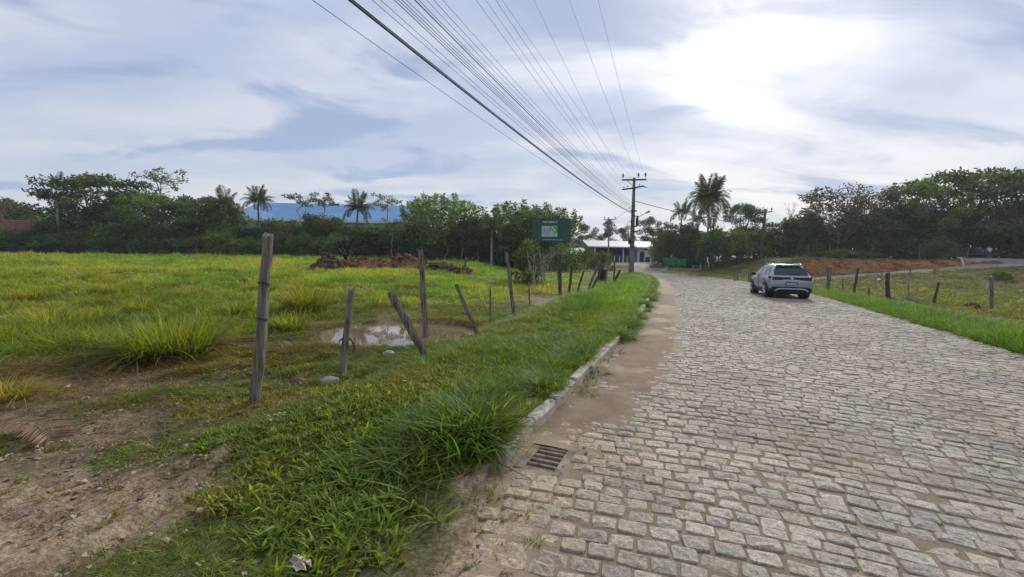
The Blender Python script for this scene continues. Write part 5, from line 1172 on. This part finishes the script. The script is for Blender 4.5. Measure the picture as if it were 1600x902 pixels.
def cable(p1, px, rad, label, sag=.55, z_end=None, pxy=0):
    """from the pole through the line of sight (px, row 0), carried on over the camera's shoulder"""
    p1 = Vector(p1); span = 50.0; d = ray(px, pxy); t = 10.0
    for _ in range(30):
        y = d[1] * t; u = (PY - y) / span; z = p1.z - 4 * sag * u * (1 - u); t = (z - CAMH) / d[2]
    x, y = d[0] * t, d[1] * t; sl = (x - p1.x) / (y - p1.y); pts = []
    for k in range(41):
        yy = PY - (span + 20) * k / 40; u = (PY - yy) / span; pts.append((p1.x + sl * (yy - PY), yy, p1.z - 4 * sag * u * (1 - u)))
    rad = rad * (.68 if rad < .02 else .85); m = MB(); m.tube(pts, rad, 5); o = m.build('overhead_cable', M_cable); tag(o, label, 'cable', 'overhead cables')
def pp(px, py): q = at(px, py, PY); return (q[0], PY - .2, q[2])
def build_cables():
    for px, a, nm in ((838, (972.5, 279), 'left'), (893, (996.5, 278), 'middle'), (938, (1007.5, 277.5), 'right')): cable(pp(*a), px, .009, 'thin high-voltage cable on the %s insulator of the top crossarm' % nm, .5)
    for k, (px, a, r) in enumerate(((748, (973, 296), .010), (763, (976, 296), .008), (779, (981, 295), .010), (789, (998, 292), .008))): cable(pp(*a), px, r, ('first', 'second', 'third', 'fourth')[k] + ' from the left of the four cables tied to the lower crossarm', .55)
    low = [(495, 334, .009, 'lowest thin cable, leftmost of all the overhead cables'), (553, 333, .030, 'thick black bundled cable, boldest of all the overhead cables'), (558, 332, .016, 'black cable running close above the thick bundled cable'), (588, 331, .008, None), (601, 330, .008, None), (622, 328, .012, None), (628, 327, .010, None), (634, 326, .010, None), (641, 325, .009, None), (654, 323, .018, 'darker cable in the middle of the telephone cable fan'), (660, 322, .010, None), (672, 320, .008, None), (683, 318, .010, None), (697, 316, .008, None)]
    nth = iter(('first', 'second', 'third', 'fourth', 'fifth', 'sixth', 'seventh', 'eighth', 'ninth', 'tenth'))
    for px, py, r, lab in low: cable(pp(987, py), px, r, lab or next(nth) + ' thin cable from the left in the telephone cable fan', .6)
build_cables()
def line_cable(A, B_, rad, sag, label):
    A = Vector(A); B_ = Vector(B_); m = MB(); m.tube([A.lerp(B_, k / 16) - Vector((0, 0, 4 * sag * (k / 16) * (1 - k / 16))) for k in range(17)], rad, 5); tag(m.build('overhead_cable', M_cable), label, 'cable', 'overhead cables')
line_cable(pp(992, 315), at(1192, 352, 60), .035, .4, 'cable crossing from the big utility pole to the dark roadside pole')
line_cable(pp(987, 322), at(951, 346, 84), .018, .3, 'cable from the big utility pole to the far crossarm pole')
line_cable(at(1192, 352, 60), at(1640, 346, 52), .035, .8, 'pale cable strung in front of the trees over the red bank')

# ------------------------------------------------------------------ buildings
def shed():
    D = 86.0; x0 = at(922, 400, D)[0]; x1 = at(1026, 400, D)[0]; zg = H((x0 + x1) / 2, D) - .1; w = x1 - x0; e = tag(empty('white_shed', (x0, D, zg)), 'long white shed with a pale roof and open dark bays beyond the bend', 'building')
    ze = at(975, 386, D)[2] - zg; zr_ = at(975, 377.5, D + 6)[2] - zg; wx = at(996, 400, D)[0] - x0
    m = MB(); m.box((wx + (w - wx) / 2, 3.5, ze / 2), (w - wx, 7, ze)); m.build('wall', M_white, e)
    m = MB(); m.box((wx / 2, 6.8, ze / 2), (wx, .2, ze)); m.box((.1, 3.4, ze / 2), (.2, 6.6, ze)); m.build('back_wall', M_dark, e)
    m = MB(); V = [(-.6, -.9, ze), (w + .5, -.9, ze), (w + .5, 6.2, zr_ + .1), (-.6, 6.2, zr_ + .1), (-.6, 7.4, ze), (w + .5, 7.4, ze)]
    V2 = [(a, b, c - .18) for a, b, c in V]; m.add(V + V2, [[0, 1, 2, 3], [3, 2, 5, 4], [6, 9, 8, 7], [9, 10, 11, 8], [0, 6, 7, 1], [4, 5, 11, 10], [0, 3, 9, 6], [3, 4, 10, 9], [1, 7, 8, 2], [2, 8, 11, 5]]); m.build('roof', M_offwhite, e)
    m = MB(); m.box((w / 2, -.97, ze - .12), (w + 1.1, .1, .22)); m.build('gutter', M_offwhite, e)
    for px in (929, 950, 973, 988): m = MB(); m.box((at(px, 400, D)[0] - x0, -.3, ze / 2 - .1), (.22, .22, ze - .2)); m.build('column', M_white, e)
    m = MB(); m.box((wx / 2, 5.0, ze * .3), (wx * .9, .15, ze * .55)); m.build('inner_partition', M_conc, e)
    for k, px in enumerate((1003, 1012)): m = MB(); m.box((at(px, 400, D)[0] - x0, -.03, 1.3 - .5 * k), (.85, .08, 2.0 if k == 0 else 1.0)); m.build('door' if k == 0 else 'window', M_dark, e)
    m = MB(); m.tube([(wx + 1.2, -.05, 2.6), (wx + 1.5, -.05, 2.9), (wx + 2.0, -.05, 2.7), (wx + 2.4, -.05, 2.75)], [.05, .16, .12, .03], 6); m.build('wall_mark', M_dark, e)
shed()
def low_wall():
    D = 74.0; e = None
    xs = [at(px, 408, D)[0] for px in (862, 905, 948)]
    z = H(xs[0], D); e = tag(empty('yard_wall', (xs[0], D, z)), 'low pale yard wall behind the broken fence, left of the shed', 'wall')
    m = MB(); m.box(((xs[2] - xs[0]) / 2, 0, .25), (xs[2] - xs[0], .18, 1.1)); m.build('wall', M_conc, e); m = MB(); m.box(((xs[2] - xs[0]) / 2, 0, .83), (xs[2] - xs[0] + .1, .28, .08)); m.build('coping', M_offwhite, e)
    for k, px in enumerate((960, 968, 974, 980)):
        x = at(px, 405, 80)[0]; zz = H(x, 80); b = MB(); b.tube([(0, 0, -.3), (0, 0, 1.1), (0, 0, 1.14)], [.07, .07, .03], 7); o = b.build('white_post', M_white); o.location = (x, 80, zz); tag(o, ('first', 'second', 'third', 'fourth')[k] + ' short white post from the left before the open bays of the shed', 'post', 'white posts before the shed')
low_wall()
def factory():
    D = 124.0; x0 = at(350, 340, D)[0]; x1 = at(634, 340, D)[0]; zg = H(x0, D); e = tag(empty('factory_hall', (x0, D, zg)), 'long factory hall with a bright blue roof and green walls beyond the trees', 'building'); w = x1 - x0
    ze = at(520, 345, D)[2] - zg; zr_ = at(520, 319, D + 18)[2] - zg
    m = MB(); m.prism([(0, -1), (w, -1), (w, ze - .02), (0, ze - .02)], .3, 35.7); m.build('wall', M_greenwall, e)
    n = 46
    m = MB()
    for k in range(n):
        a, b = -.5 + (w + 1) * k / n, -.5 + (w + 1) * (k + .86) / n; c = -.5 + (w + 1) * (k + 1) / n
        for (p, q, up) in ((a, b, 0), (b, c, .05)): m.add([(p, -.4, ze + up), (q, -.4, ze + up), (q, 18, zr_ + up), (p, 18, zr_ + up), (q, 36.4, ze + up), (p, 36.4, ze + up)], [[0, 1, 2, 3], [3, 2, 4, 5]])
    m.build('roof', M_blue, e); m = MB(); m.box((w / 2, -.45, ze - .22), (w + 1, .2, .5)); m.build('fascia', M_offwhite, e)
factory()
def house():
    D = 60.0; x0 = at(-70, 360, D)[0]; x1 = at(66, 360, D)[0]; xr = at(84, 360, D)[0]; xc = (x0 + x1) / 2; zg = H(xc, D); w = x1 - x0; e = tag(empty('tiled_house', (xc, D, zg)), 'small house with a dark clay-tiled roof behind the bushes at the left edge', 'house')
    ze = at(20, 362, D)[2] - zg; zr_ = at(20, 345, D + 3.5)[2] - zg
    m = MB(); m.box((-.6, 3.6, ze / 2 - .1), (w - 2.2, 6.4, ze + .2)); m.build('wall', M_white, e)
    m = MB()
    rows = 12
    for s in (0, 1):
        for k in range(rows):
            t0, t1 = k / rows, (k + 1) / rows; y0, y1 = (lerp(-.6, 3.6, t0), lerp(-.6, 3.6, t1)); z0, z1 = lerp(ze - .25, zr_, t0), lerp(ze - .25, zr_, t1)
            if s: y0, y1 = 7.2 - y0, 7.2 - y1
            m.add([(-w / 2, y0, z0 + .09), (w / 2, y0, z0 + .09), (w / 2, y1, z1), (-w / 2, y1, z1), (-w / 2, y0, z0), (w / 2, y0, z0)], [[0, 1, 2, 3], [0, 4, 5, 1]])
    m.build('roof', M_tile, e); m = MB(); m.box((0, 3.6, zr_ + .04), (w, .3, .14), bev=.04); m.build('ridge_tiles', mat('orange_ridge_tile', (.36, .19, .09), .9, var=.25), e)
    for k, px in enumerate((4, 30)): m = MB(); m.box((at(px, 370, D)[0] - xc, .38, ze * .5), (1.0, .08, 1.1)); f = m.build('window', M_dark, e)
    m = MB(); m.prism([(w / 2 + .1, ze - .1), (xr - xc, ze - .55), (xr - xc, ze - .7), (w / 2 + .1, ze - .3)], 0, 3); m.build('lean_to_roof', mat('orange_roof_tile', (.38, .20, .08), .9, var=.25, vscale=3), e)
    for sx in (xr - xc - .15,):
        for sy in (.15, 2.85): m = MB(); m.box((sx, sy, (ze - .7) / 2), (.14, .14, ze - .7)); m.build('porch_post', M_wood_dark, e)
house()
def cottage():
    D = 64.0; x = at(1250, 390, D)[0]; z = H(x, D); e = tag(empty('cream_cottage', (x, D, z)), 'small cream building half hidden by the trees left of the red bank', 'house')
    m = MB(); m.box((0, 1.5, 1.2), (2.6, 3, 2.5)); m.build('wall', M_cream, e); m = MB(); m.prism([(-1.6, 2.45), (1.6, 2.45), (0, 3.3)], -.3, 3.3); m.build('roof', M_conc, e); m = MB(); m.box((.3, -.02, 1.3), (.7, .08, .8)); m.build('window', M_dark, e)
cottage()
# green bins and sign by the bend
def bin_(px0, px1, py0, py1, D, label, mt, dep=1.6):
    x0 = at(px0, py1, D)[0]; x1 = at(px1, py1, D)[0]; xc = (x0 + x1) / 2; z = H(xc, D); h = at(px0, py0, D)[2] - z; w = x1 - x0; e = tag(empty('waste_container', (xc, D, z)), label, 'waste container', 'green containers by the bend')
    m = MB(); m.prism([(-w / 2, .45), (-w * .42, .25), (w * .42, .25), (w / 2, .45), (w / 2, h - .12), (-w / 2, h - .12)], 0, dep); m.build('body', mt, e)
    for k in range(4): m = MB(); m.box((-w * .36 + w * .24 * k, -.04, h * .5), (.09, .08, h * .62)); m.build('rib', mt, e)
    m = MB(); m.box((0, dep / 2, h - .06), (w + .1, dep + .1, .10), bev=.02); m.build('lid', mt, e)
    for s in (-1, 1): m = MB(); m.box((s * w * .36, dep / 2, .12), (.2, dep * .9, .28)); m.build('foot', mt, e)
bin_(1042, 1057, 403, 422, 67, 'bright green waste container, taller and left of the pair by the bend', M_green)
bin_(1057.6, 1072.5, 405, 423, 66.5, 'bright green waste container, lower and right of the pair by the bend', M_green)
bin_(1073.5, 1081, 405.5, 423, 66, 'narrow dark green container beside the bright green pair', M_dgreen)
def bus_bench():
    D = 64; x = at(1088, 421, D)[0]; z = H(x, D); e = tag(empty('roadside_bench', (x, D, z)), 'low pale concrete bench right of the green containers', 'bench'); m = MB(); m.box((0, 0, .45), (1.5, .4, .1), bev=.01); m.build('seat', M_conc, e)
    for s in (-1, 1): m = MB(); m.box((s * .55, 0, .18), (.12, .35, .5)); m.build('leg', M_conc, e)
bus_bench()
def signpost(px0, py0, px1, py1, D, label, wplate, mt, name):
    x = at(px1, py1, D)[0]; z = H(x, D); tx, _, tz = at(px0, py0, D); e = tag(empty(name, (x, D, z)), label, 'sign'); m = MB(); m.tube([(0, 0, -.3), (tx - x, 0, tz - z)], .045, 8); m.build('post', M_white, e); m = MB(); m.box((tx - x, -.07, tz - z - .35), (wplate, .03, .7), bev=.008); m.build('plate', mt, e)
signpost(1105.5, 402, 1108.5, 426, 60, 'thin white leaning sign post on the verge below the tallest palm', .16, M_white, 'marker_post')
signpost(1094, 405, 1094.5, 422, 63, 'small blue-green sign beside the bench under the tallest palm', .55, mat('teal_sign', (.07, .22, .25), .5), 'small_sign')

# ------------------------------------------------------------------ right-hand side: posts, rails, planks
for (a, b, c, d, wd, lab, dk) in ((1294, 417, 1294, 459, 7, 'grey fence post just right of the silver car', 0), (1299, 420, 1296, 440, 3, 'thin pale stick beside the grey post by the silver car', 0), (1341, 419, 1333, 466, 6, 'leaning dark post, second thick one right of the silver car', 1), (1317, 436, 1317, 458, 3, 'thin pale stick between the first two right-hand posts', 0),
        (1358, 450, 1357, 471, 4, 'thin brown stick left of the thick stump post', 1), (1387, 427, 1388, 476, 10, 'thick square-topped post in the middle of the right-hand fence', 1), (1419, 444, 1420, 466, 3, 'thin pale stick right of the thick square-topped post', 0), (1467, 441, 1458, 479, 7, 'dark post leaning right, in the right-hand pasture fence', 1), (1549, 432, 1549, 487, 9, 'weathered brown post, last of the right-hand fence', 0),
        (1378, 416, 1378, 428, 3, 'short stake at the drive edge left of centre', 0), (1423, 416, 1422, 430, 3, 'short stake at the drive edge right of centre', 0), (1461, 417, 1460, 429, 3, 'short stake at the drive edge farthest right', 0)):
    log_post(a, b, c, d, wd, lab, group='posts of the pasture fence', mt=M_wood_dark if dk else M_wood, seed=int(a), D=42.5 if d < 435 else None, cat='fence post')
for k, px in enumerate((1148, 1152, 1170, 1173)):
    log_post(px, 423, px + .5, 440, 3.5, ('first', 'second', 'third', 'fourth')[k] + ' short stake from the left on the verge left of the silver car', group='stakes behind the silver car', seed=px, D=38, cat='stake')
def plank(px0, py0, px1, py1, D, label, mt):
    A = Vector(at(px0, py0, D)); B_ = Vector(at(px1, py1, D - 1.2)); A.z = H(A.x, A.y) + .28; B_.z = H(B_.x, B_.y) + .06; m = MB(); m.tube([A, B_], .09, 4); tag(m.build('plank', mt), label, 'plank', 'old planks on the pasture')
plank(1390, 442, 1420, 455, 23, 'grey plank propped behind the thick square-topped post', M_conc)
plank(1418, 452, 1452, 463, 21.5, 'long low plank lying right of the thick square-topped post', M_wood)
plank(1312, 452, 1335, 455, 27, 'plank lying between the first two right-hand posts', M_wood)
def rail():
    D = 50.6; p = [Vector(at(*q, D)) for q in ((1507, 419), (1502, 403.5), (1531, 402.5))]; z = H(p[0].x, D); o = tag(empty('white_barrier', (p[0].x, D, z)), 'bent white rail standing at the mouth of the dirt drive on the hill', 'barrier')
    L = [q - Vector((p[0].x, D, z)) for q in p]; m = MB(); m.tube([Vector((L[0].x, 0, -.2)), L[0], L[1]], .09, 6); m.build('post', M_white, o); m = MB(); m.tube([L[1] + Vector((0, 0, .02)), L[2] + Vector((0, 2.5, 0))], .09, 6); m.build('bar', M_white, o)
rail()
def wire_fence():
    D = 54.0; px = (1262, 1296, 1362, 1436, 1512); x0 = at(px[0], 400, D)[0]; e = tag(empty('wire_fence', (x0, D, H(x0, D))), 'wire fence on pale posts along the top of the red bank', 'fence'); tops = []
    for p in px:
        x = at(p, 400, D)[0]; z = H(x, D); m = MB(); m.tube([(x - x0, 0, z - e.location.z - .3), (x - x0, 0, z - e.location.z + 1.75)], [.06, .05], 7); m.build('post', M_pole, e); tops.append((x - x0, z - e.location.z))
    for h in (.35, .7, 1.05, 1.4, 1.7): m = MB(); m.tube([(a, -.07, b + h) for a, b in tops], .012, 4); m.build('wire', M_wire, e)
wire_fence()

# ------------------------------------------------------------------ cars
def build_car(name, label, loc, rz, paint, group=None):
    """x across, y forward, z up; ground at 0"""
    e = tag(empty(name, loc, rz), label, 'car', group)
    def ring(y, w, zb, zt): h = [(0, zb), (w * .80, zb), (w * .95, zb + .07), (w * .99, zb + .30 * (zt - zb)), (w, zb + .55 * (zt - zb)), (w * .985, zb + .74 * (zt - zb)), (w * .945, zt - .05), (w * .88, zt), (0, zt + .012)]; return [(x, y, z) for x, z in h] + [(-x, y, z) for x, z in h[-2:0:-1]]
    def loft(st, mt, nm, parent=e, smooth=True):
        rs = [ring(*s) for s in st]; n = len(rs[0]); V = [p for r in rs for p in r]; F = [[i * n + j, i * n + (j + 1) % n, (i + 1) * n + (j + 1) % n, (i + 1) * n + j] for i in range(len(rs) - 1) for j in range(n)] + [list(range(n))[::-1], [(len(rs) - 1) * n + j for j in range(n)]]
        m = MB(); m.add(V, F); o = m.build(nm, mt, parent, smooth); 
        bv = o.modifiers.new('b', 'BEVEL'); bv.width = .012; bv.segments = 2; bv.angle_limit = .6
        return o
    loft([(-2.10, .80, .50, .98), (-2.06, .845, .44, 1.03), (-1.90, .875, .36, 1.06), (-1.3, .885, .34, 1.05), (-.2, .88, .34, 1.02), (.9, .88, .34, 1.00), (1.25, .875, .34, .985), (1.7, .86, .36, .93), (1.95, .82, .40, .86), (2.09, .72, .46, .76)], paint, 'body')
    loft([(-2.13, .78, .27, .53), (-2.08, .85, .24, .51), (-1.8, .882, .22, .46), (0, .888, .21, .38), (1.7, .872, .22, .44), (2.0, .80, .24, .54), (2.11, .68, .28, .52)], M_blackpl, 'cladding')
    # greenhouse: tapering cabin, rear glass raked
    st = [(-1.98, 1.02, -1.98, .80), (-1.62, 1.50, -1.62, .62), (-1.0, 1.555, -1.0, .63), (0.0, 1.555, .0, .635), (.35, 1.50, .35, .63), (1.10, 1.0, 1.10, .79)]
    bot = lambda y: .80 if y < .9 else .78
    V = []; F = []
    top = [(-1.50, 1.475, .55), (-1.38, 1.53, .575), (-1.0, 1.565, .595), (-.2, 1.565, .60), (.20, 1.53, .595), (.38, 1.46, .58)]; base = [(-2.0, 1.02, .80), (-1.7, 1.03, .815), (-1.0, 1.02, .82), (-.2, 1.01, .82), (.5, 1.0, .815), (1.15, .985, .78)]
    for (yb, zb, wb), (yt, zt, wt) in zip(base, top): V += [(-wb, yb, zb), (-wt - .02, yt, zt - .035), (-wt * .8, yt, zt), (0, yt, zt + .02), (wt * .8, yt, zt), (wt + .02, yt, zt - .035), (wb, yb, zb)]
    n = 7; k = len(base); F = [[i * n + j, i * n + j + 1, (i + 1) * n + j + 1, (i + 1) * n + j] for i in range(k - 1) for j in range(n - 1)] + [[j for j in range(n)], [(k - 1) * n + j for j in range(n)]]
    m = MB(); m.add(V, F); m.build('roof', paint, e, True)
    def panel(pts, mt, nm, off, parent=e):
        P = [Vector(p) for p in pts]; nrm = Vector((0, 0, 0))
        for i in range(len(P)): nrm += P[i].cross(P[(i + 1) % len(P)])
        nrm.normalize(); c = sum(P, Vector()) / len(P)
        if nrm.dot(c - Vector((0, 0, .8))) < 0: nrm = -nrm
        q = [p + nrm * off for p in P]; r = [p - nrm * .02 for p in P]; n_ = len(P); m = MB(); m.add(q + r, [list(range(n_))] + [list(range(n_, 2 * n_))[::-1]] + [[i, i + n_, (i + 1) % n_ + n_, (i + 1) % n_] for i in range(n_)]); return m.build(nm, mt, parent)
    # glass
    panel([(-.69, -1.93, 1.08), (.69, -1.93, 1.08), (.66, -1.74, 1.26), (.53, -1.55, 1.43), (-.53, -1.55, 1.43), (-.66, -1.74, 1.26)], M_glass, 'rear_window', .022)
    panel([(-.68, 1.06, 1.03), (.68, 1.06, 1.03), (.56, .45, 1.42), (-.56, .45, 1.42)], M_glass, 'windshield', .022)
    for s in (-1, 1):
        S = lambda y, t: (s * lerp(.818, .632, t), y, lerp(1.03, 1.50, t))
        panel([S(-1.60, .16), S(-.95, .08), S(-.95, .86), S(-1.25, .86)], M_glass, 'side_window', .016); panel([S(-.88, .08), S(-.05, .06), S(-.05, .88), S(-.88, .87)], M_glass, 'side_window', .016); panel([S(.02, .06), S(.92, .06), S(.30, .80), S(.02, .88)], M_glass, 'side_window', .016)
        m = MB(); m.tube([(s * .565, -1.35, 1.54), (s * .58, -1.1, 1.60), (s * .59, -.2, 1.60), (s * .585, .05, 1.56)], .018, 6); m.build('roof_rail', M_silver, e)
        m = MB(); m.box((s * .96, .72, 1.06), (.20, .12, .15), bev=.03); m.build('mirror', M_blackpl, e)
        # doors: seams and handles
        for y in (-.92, -.01): m = MB(); m.box((s * .883, y, .72), (.012, .012, .52)); m.build('door_seam', M_blackpl, e)
        for y in (-.72, .2): m = MB(); m.box((s * .892, y, .88), (.03, .18, .03), bev=.008); m.build('door_handle', paint, e)
        for y in (-1.30, 1.32):
            m = MB(); m.tube([(s * .60, y, .36), (s * .893, y, .36)], [.40, .405], 26); m.build('wheel_arch', M_blackpl, e)
            w = empty('wheel', (0, 0, 0)); w.parent = e; w.location = (s * .79, y, .335); m = MB(); m.tube([(-.11, 0, 0), (-.095, 0, 0), (.095, 0, 0), (.115, 0, 0)], [.29, .335, .335, .29], 28); t = m.build('tyre', M_rubber, w)
            m = MB(); xo = s * .118; m.tube([(xo - s * .03, 0, 0), (xo, 0, 0)], [.235, .235], 24); m.build('hub_disc', M_blackpl, w); m = MB()
            for q in range(5): a = q * 2 * math.pi / 5; c, sn = math.cos(a), math.sin(a); m.tube([(xo + s * .012, c * .03, sn * .03), (xo + s * .008, c * .215, sn * .215)], [.045, .032], 4)
            m.tube([(xo - s * .02, 0, 0), (xo + s * .010, 0, 0)], [.06, .05], 10)
            for a in range(24): p, q = a * math.pi / 12, (a + 1) * math.pi / 12; m.add([(xo + s * .006, math.cos(v) * r, math.sin(v) * r) for v, r in ((p, .205), (q, .205), (q, .242), (p, .242))], [[0, 1, 2, 3]])
            m.build('rim', M_alloy, w)
        # tail lamps
        panel([(s * .34, -2.10, .85), (s * .79, -2.10, .83), (s * .79, -2.09, .985), (s * .34, -2.10, .975)], M_red, 'tail_light', .03)
        panel([(s * .815, -2.03, .88), (s * .872, -1.74, .93), (s * .868, -1.76, 1.0), (s * .812, -2.01, 1.01)], M_red, 'tail_light_side', .018)
        panel([(s * .74, 2.01, .72), (s * .52, 2.09, .71), (s * .50, 2.07, .79), (s * .74, 1.97, .80)], M_white, 'headlight', .02)
    panel([(-.335, -2.10, .875), (.335, -2.10, .875), (.335, -2.10, .975), (-.335, -2.10, .975)], M_blackpl, 'light_bar', .03)
    m = MB(); m.tube([(0, -2.125, .925), (0, -2.145, .925)], [.062, .058], 18); m.build('emblem_ring', M_silver, e)
    m = MB(); m.box((0, -2.125, .68), (.48, .02, .16), bev=.006); m.build('plate_recess', M_blackpl, e); m = MB(); m.box((0, -2.139, .68), (.42, .012, .13), bev=.004); m.build('number_plate', mat('plate_white', (.36, .38, .40), .5), e); m = MB(); m.box((0, -2.147, .732), (.41, .006, .024)); m.build('plate_band', mat('plate_blue', (.02, .06, .3), .5), e)
    m = MB(); m.tube([(-.66, -2.14, .34), (-.56, -2.165, .42), (-.40, -2.175, .445), (.40, -2.175, .445), (.56, -2.165, .42), (.66, -2.14, .34)], .028, 6); m.build('skid_trim', M_silver, e)
    m = MB(); m.box((0, -1.50, 1.535), (1.06, .24, .03), bev=.01); m.build('spoiler', paint, e); m = MB(); m.box((0, -1.99, 1.09), (.03, .05, .02)); m.tube([(.0, -1.965, 1.10), (.42, -1.90, 1.15)], .010, 5); m.build('rear_wiper', M_blackpl, e)
    m = MB(); m.prism([(-.01, 1.555), (.01, 1.555), (.0, 1.63)], -1.35, -1.2); m.build('antenna_fin', M_blackpl, e)
    m = MB(); m.box((0, .0, .25), (1.5, 3.6, .12)); m.build('underbody', M_blackpl, e)
    return e
_cx, _cy = 13.05, 20.45
CAR_AZ = R_(17)
build_car('parked_car', 'silver-blue compact SUV pulled up at the right edge of the cobbled road', (_cx + 1.3 * math.sin(CAR_AZ), _cy + 1.3 * math.cos(CAR_AZ), float(zroad(22)) + .012), -CAR_AZ, M_paint, 'cars')
x_ = at(1521, 402, 60)[0]; build_car('parked_car', 'dark car parked under the trees at the top of the dirt drive', (x_, 60, H(x_, 60)), R_(62), M_paint_dk, 'cars')

# ------------------------------------------------------------------ person at the top of the drive
def person():
    D = 57.0; x, _, _ = at(1545, 405, D); z = H(x, D); me = bpy.data.meshes.new('person'); J = {}; V = []; E = []; Rr = []
    def j(n, co, r, par=None): J[n] = len(V); V.append(co); Rr.append(r); (E.append((J[par], J[n])) if par else None)
    j('pelvis', (0, 0, .95), .145); j('waist', (0, -.03, 1.10), .13, 'pelvis'); j('chest', (0, -.08, 1.32), .165, 'waist'); j('neck', (0, -.12, 1.48), .058, 'chest'); j('head0', (0, -.14, 1.56), .082, 'neck'); j('head1', (0, -.15, 1.68), .085, 'head0')
    for s, nm, st in ((-1, 'l', .12), (1, 'r', -.14)):
        j('hip' + nm, (s * .09, 0, .86), .095, 'pelvis'); j('knee' + nm, (s * .10, -st * .6, .48), .062, 'hip' + nm); j('ank' + nm, (s * .10, -st * .7 + .06, .09), .042, 'knee' + nm); j('toe' + nm, (s * .11, -st * .7 - .12, .035), .036, 'ank' + nm)
        j('sh' + nm, (s * .185, -.08, 1.40), .062, 'chest'); j('elb' + nm, (s * .25, -.10 - .04, 1.13), .044, 'sh' + nm); j('wr' + nm, (s * .24, -.28, .95), .032, 'elb' + nm); j('palm' + nm, (s * .235, -.34, .90), .036, 'wr' + nm)
        for q in range(4): j('f%d' % q + nm, (s * (.205 + .02 * q), -.40, .865 + .004 * q), .010, 'palm' + nm); j('g%d' % q + nm, (s * (.205 + .02 * q), -.425 - .006 * (q % 3), .83), .008, 'f%d' % q + nm)
        j('t' + nm, (s * .19, -.37, .905), .011, 'palm' + nm)
    me.from_pydata(V, E, []); o = bpy.data.objects.new('person', me); link(o); o.modifiers.new('skin', 'SKIN'); 
    for i, r in enumerate(Rr): me.skin_vertices[0].data[i].radius = (r, r * (.78 if i in (0, 1, 2) else 1)); 
    me.skin_vertices[0].data[0].use_root = True
    sb = o.modifiers.new('sub', 'SUBSURF'); sb.levels = sb.render_levels = 1
    bpy.context.view_layer.update(); ev = bpy.data.meshes.new_from_object(o.evaluated_get(bpy.context.evaluated_depsgraph_get())); bpy.data.objects.remove(o)
    mats = [mat('skin', (.30, .17, .11), .6), mat('white_shirt', (.62, .65, .70), .9), mat('blue_jeans', (.05, .10, .20), .9), mat('dark_hair', (.02, .016, .012), .8), mat('dark_shoe', (.02, .02, .02), .7)]; ev.materials.clear(); [ev.materials.append(q) for q in mats]
    for p in ev.polygons:
        c = p.center; p.use_smooth = True; p.material_index = 4 if c.z < .085 else 2 if c.z < .99 and abs(c.x) < .2 and c.y > -.27 else 1 if (1.47 > c.z and (c.z > 1.16 or abs(c.x) < .2)) and c.z > .97 else 3 if c.z > 1.62 and c.y > -.19 or c.z > 1.72 else 0
    o = link(bpy.data.objects.new('person', ev)); o.location = (x, D, z + .0); o.rotation_euler = (0, 0, R_(150)); tag(o, 'person in a white shirt and blue jeans standing by the dark car on the hill', 'person')
person()

# ------------------------------------------------------------------ faint air
def haze():
    m = bpy.data.materials.new('thin_haze'); m.use_nodes = True; t = NT(m.node_tree); t.n.clear(); v = t.node('ShaderNodeVolumePrincipled'); v.inputs['Color'].default_value = (.86, .92, 1, 1); v.inputs['Density'].default_value = .0005; v.inputs['Anisotropy'].default_value = .2
    o = t.node('ShaderNodeOutputMaterial'); t.l.new(v.outputs[0], o.inputs['Volume']); b = MB(); b.box((0, 0, 13), (1900, 1900, 32)); tag(b.build('haze', m), kind='stuff')
haze()
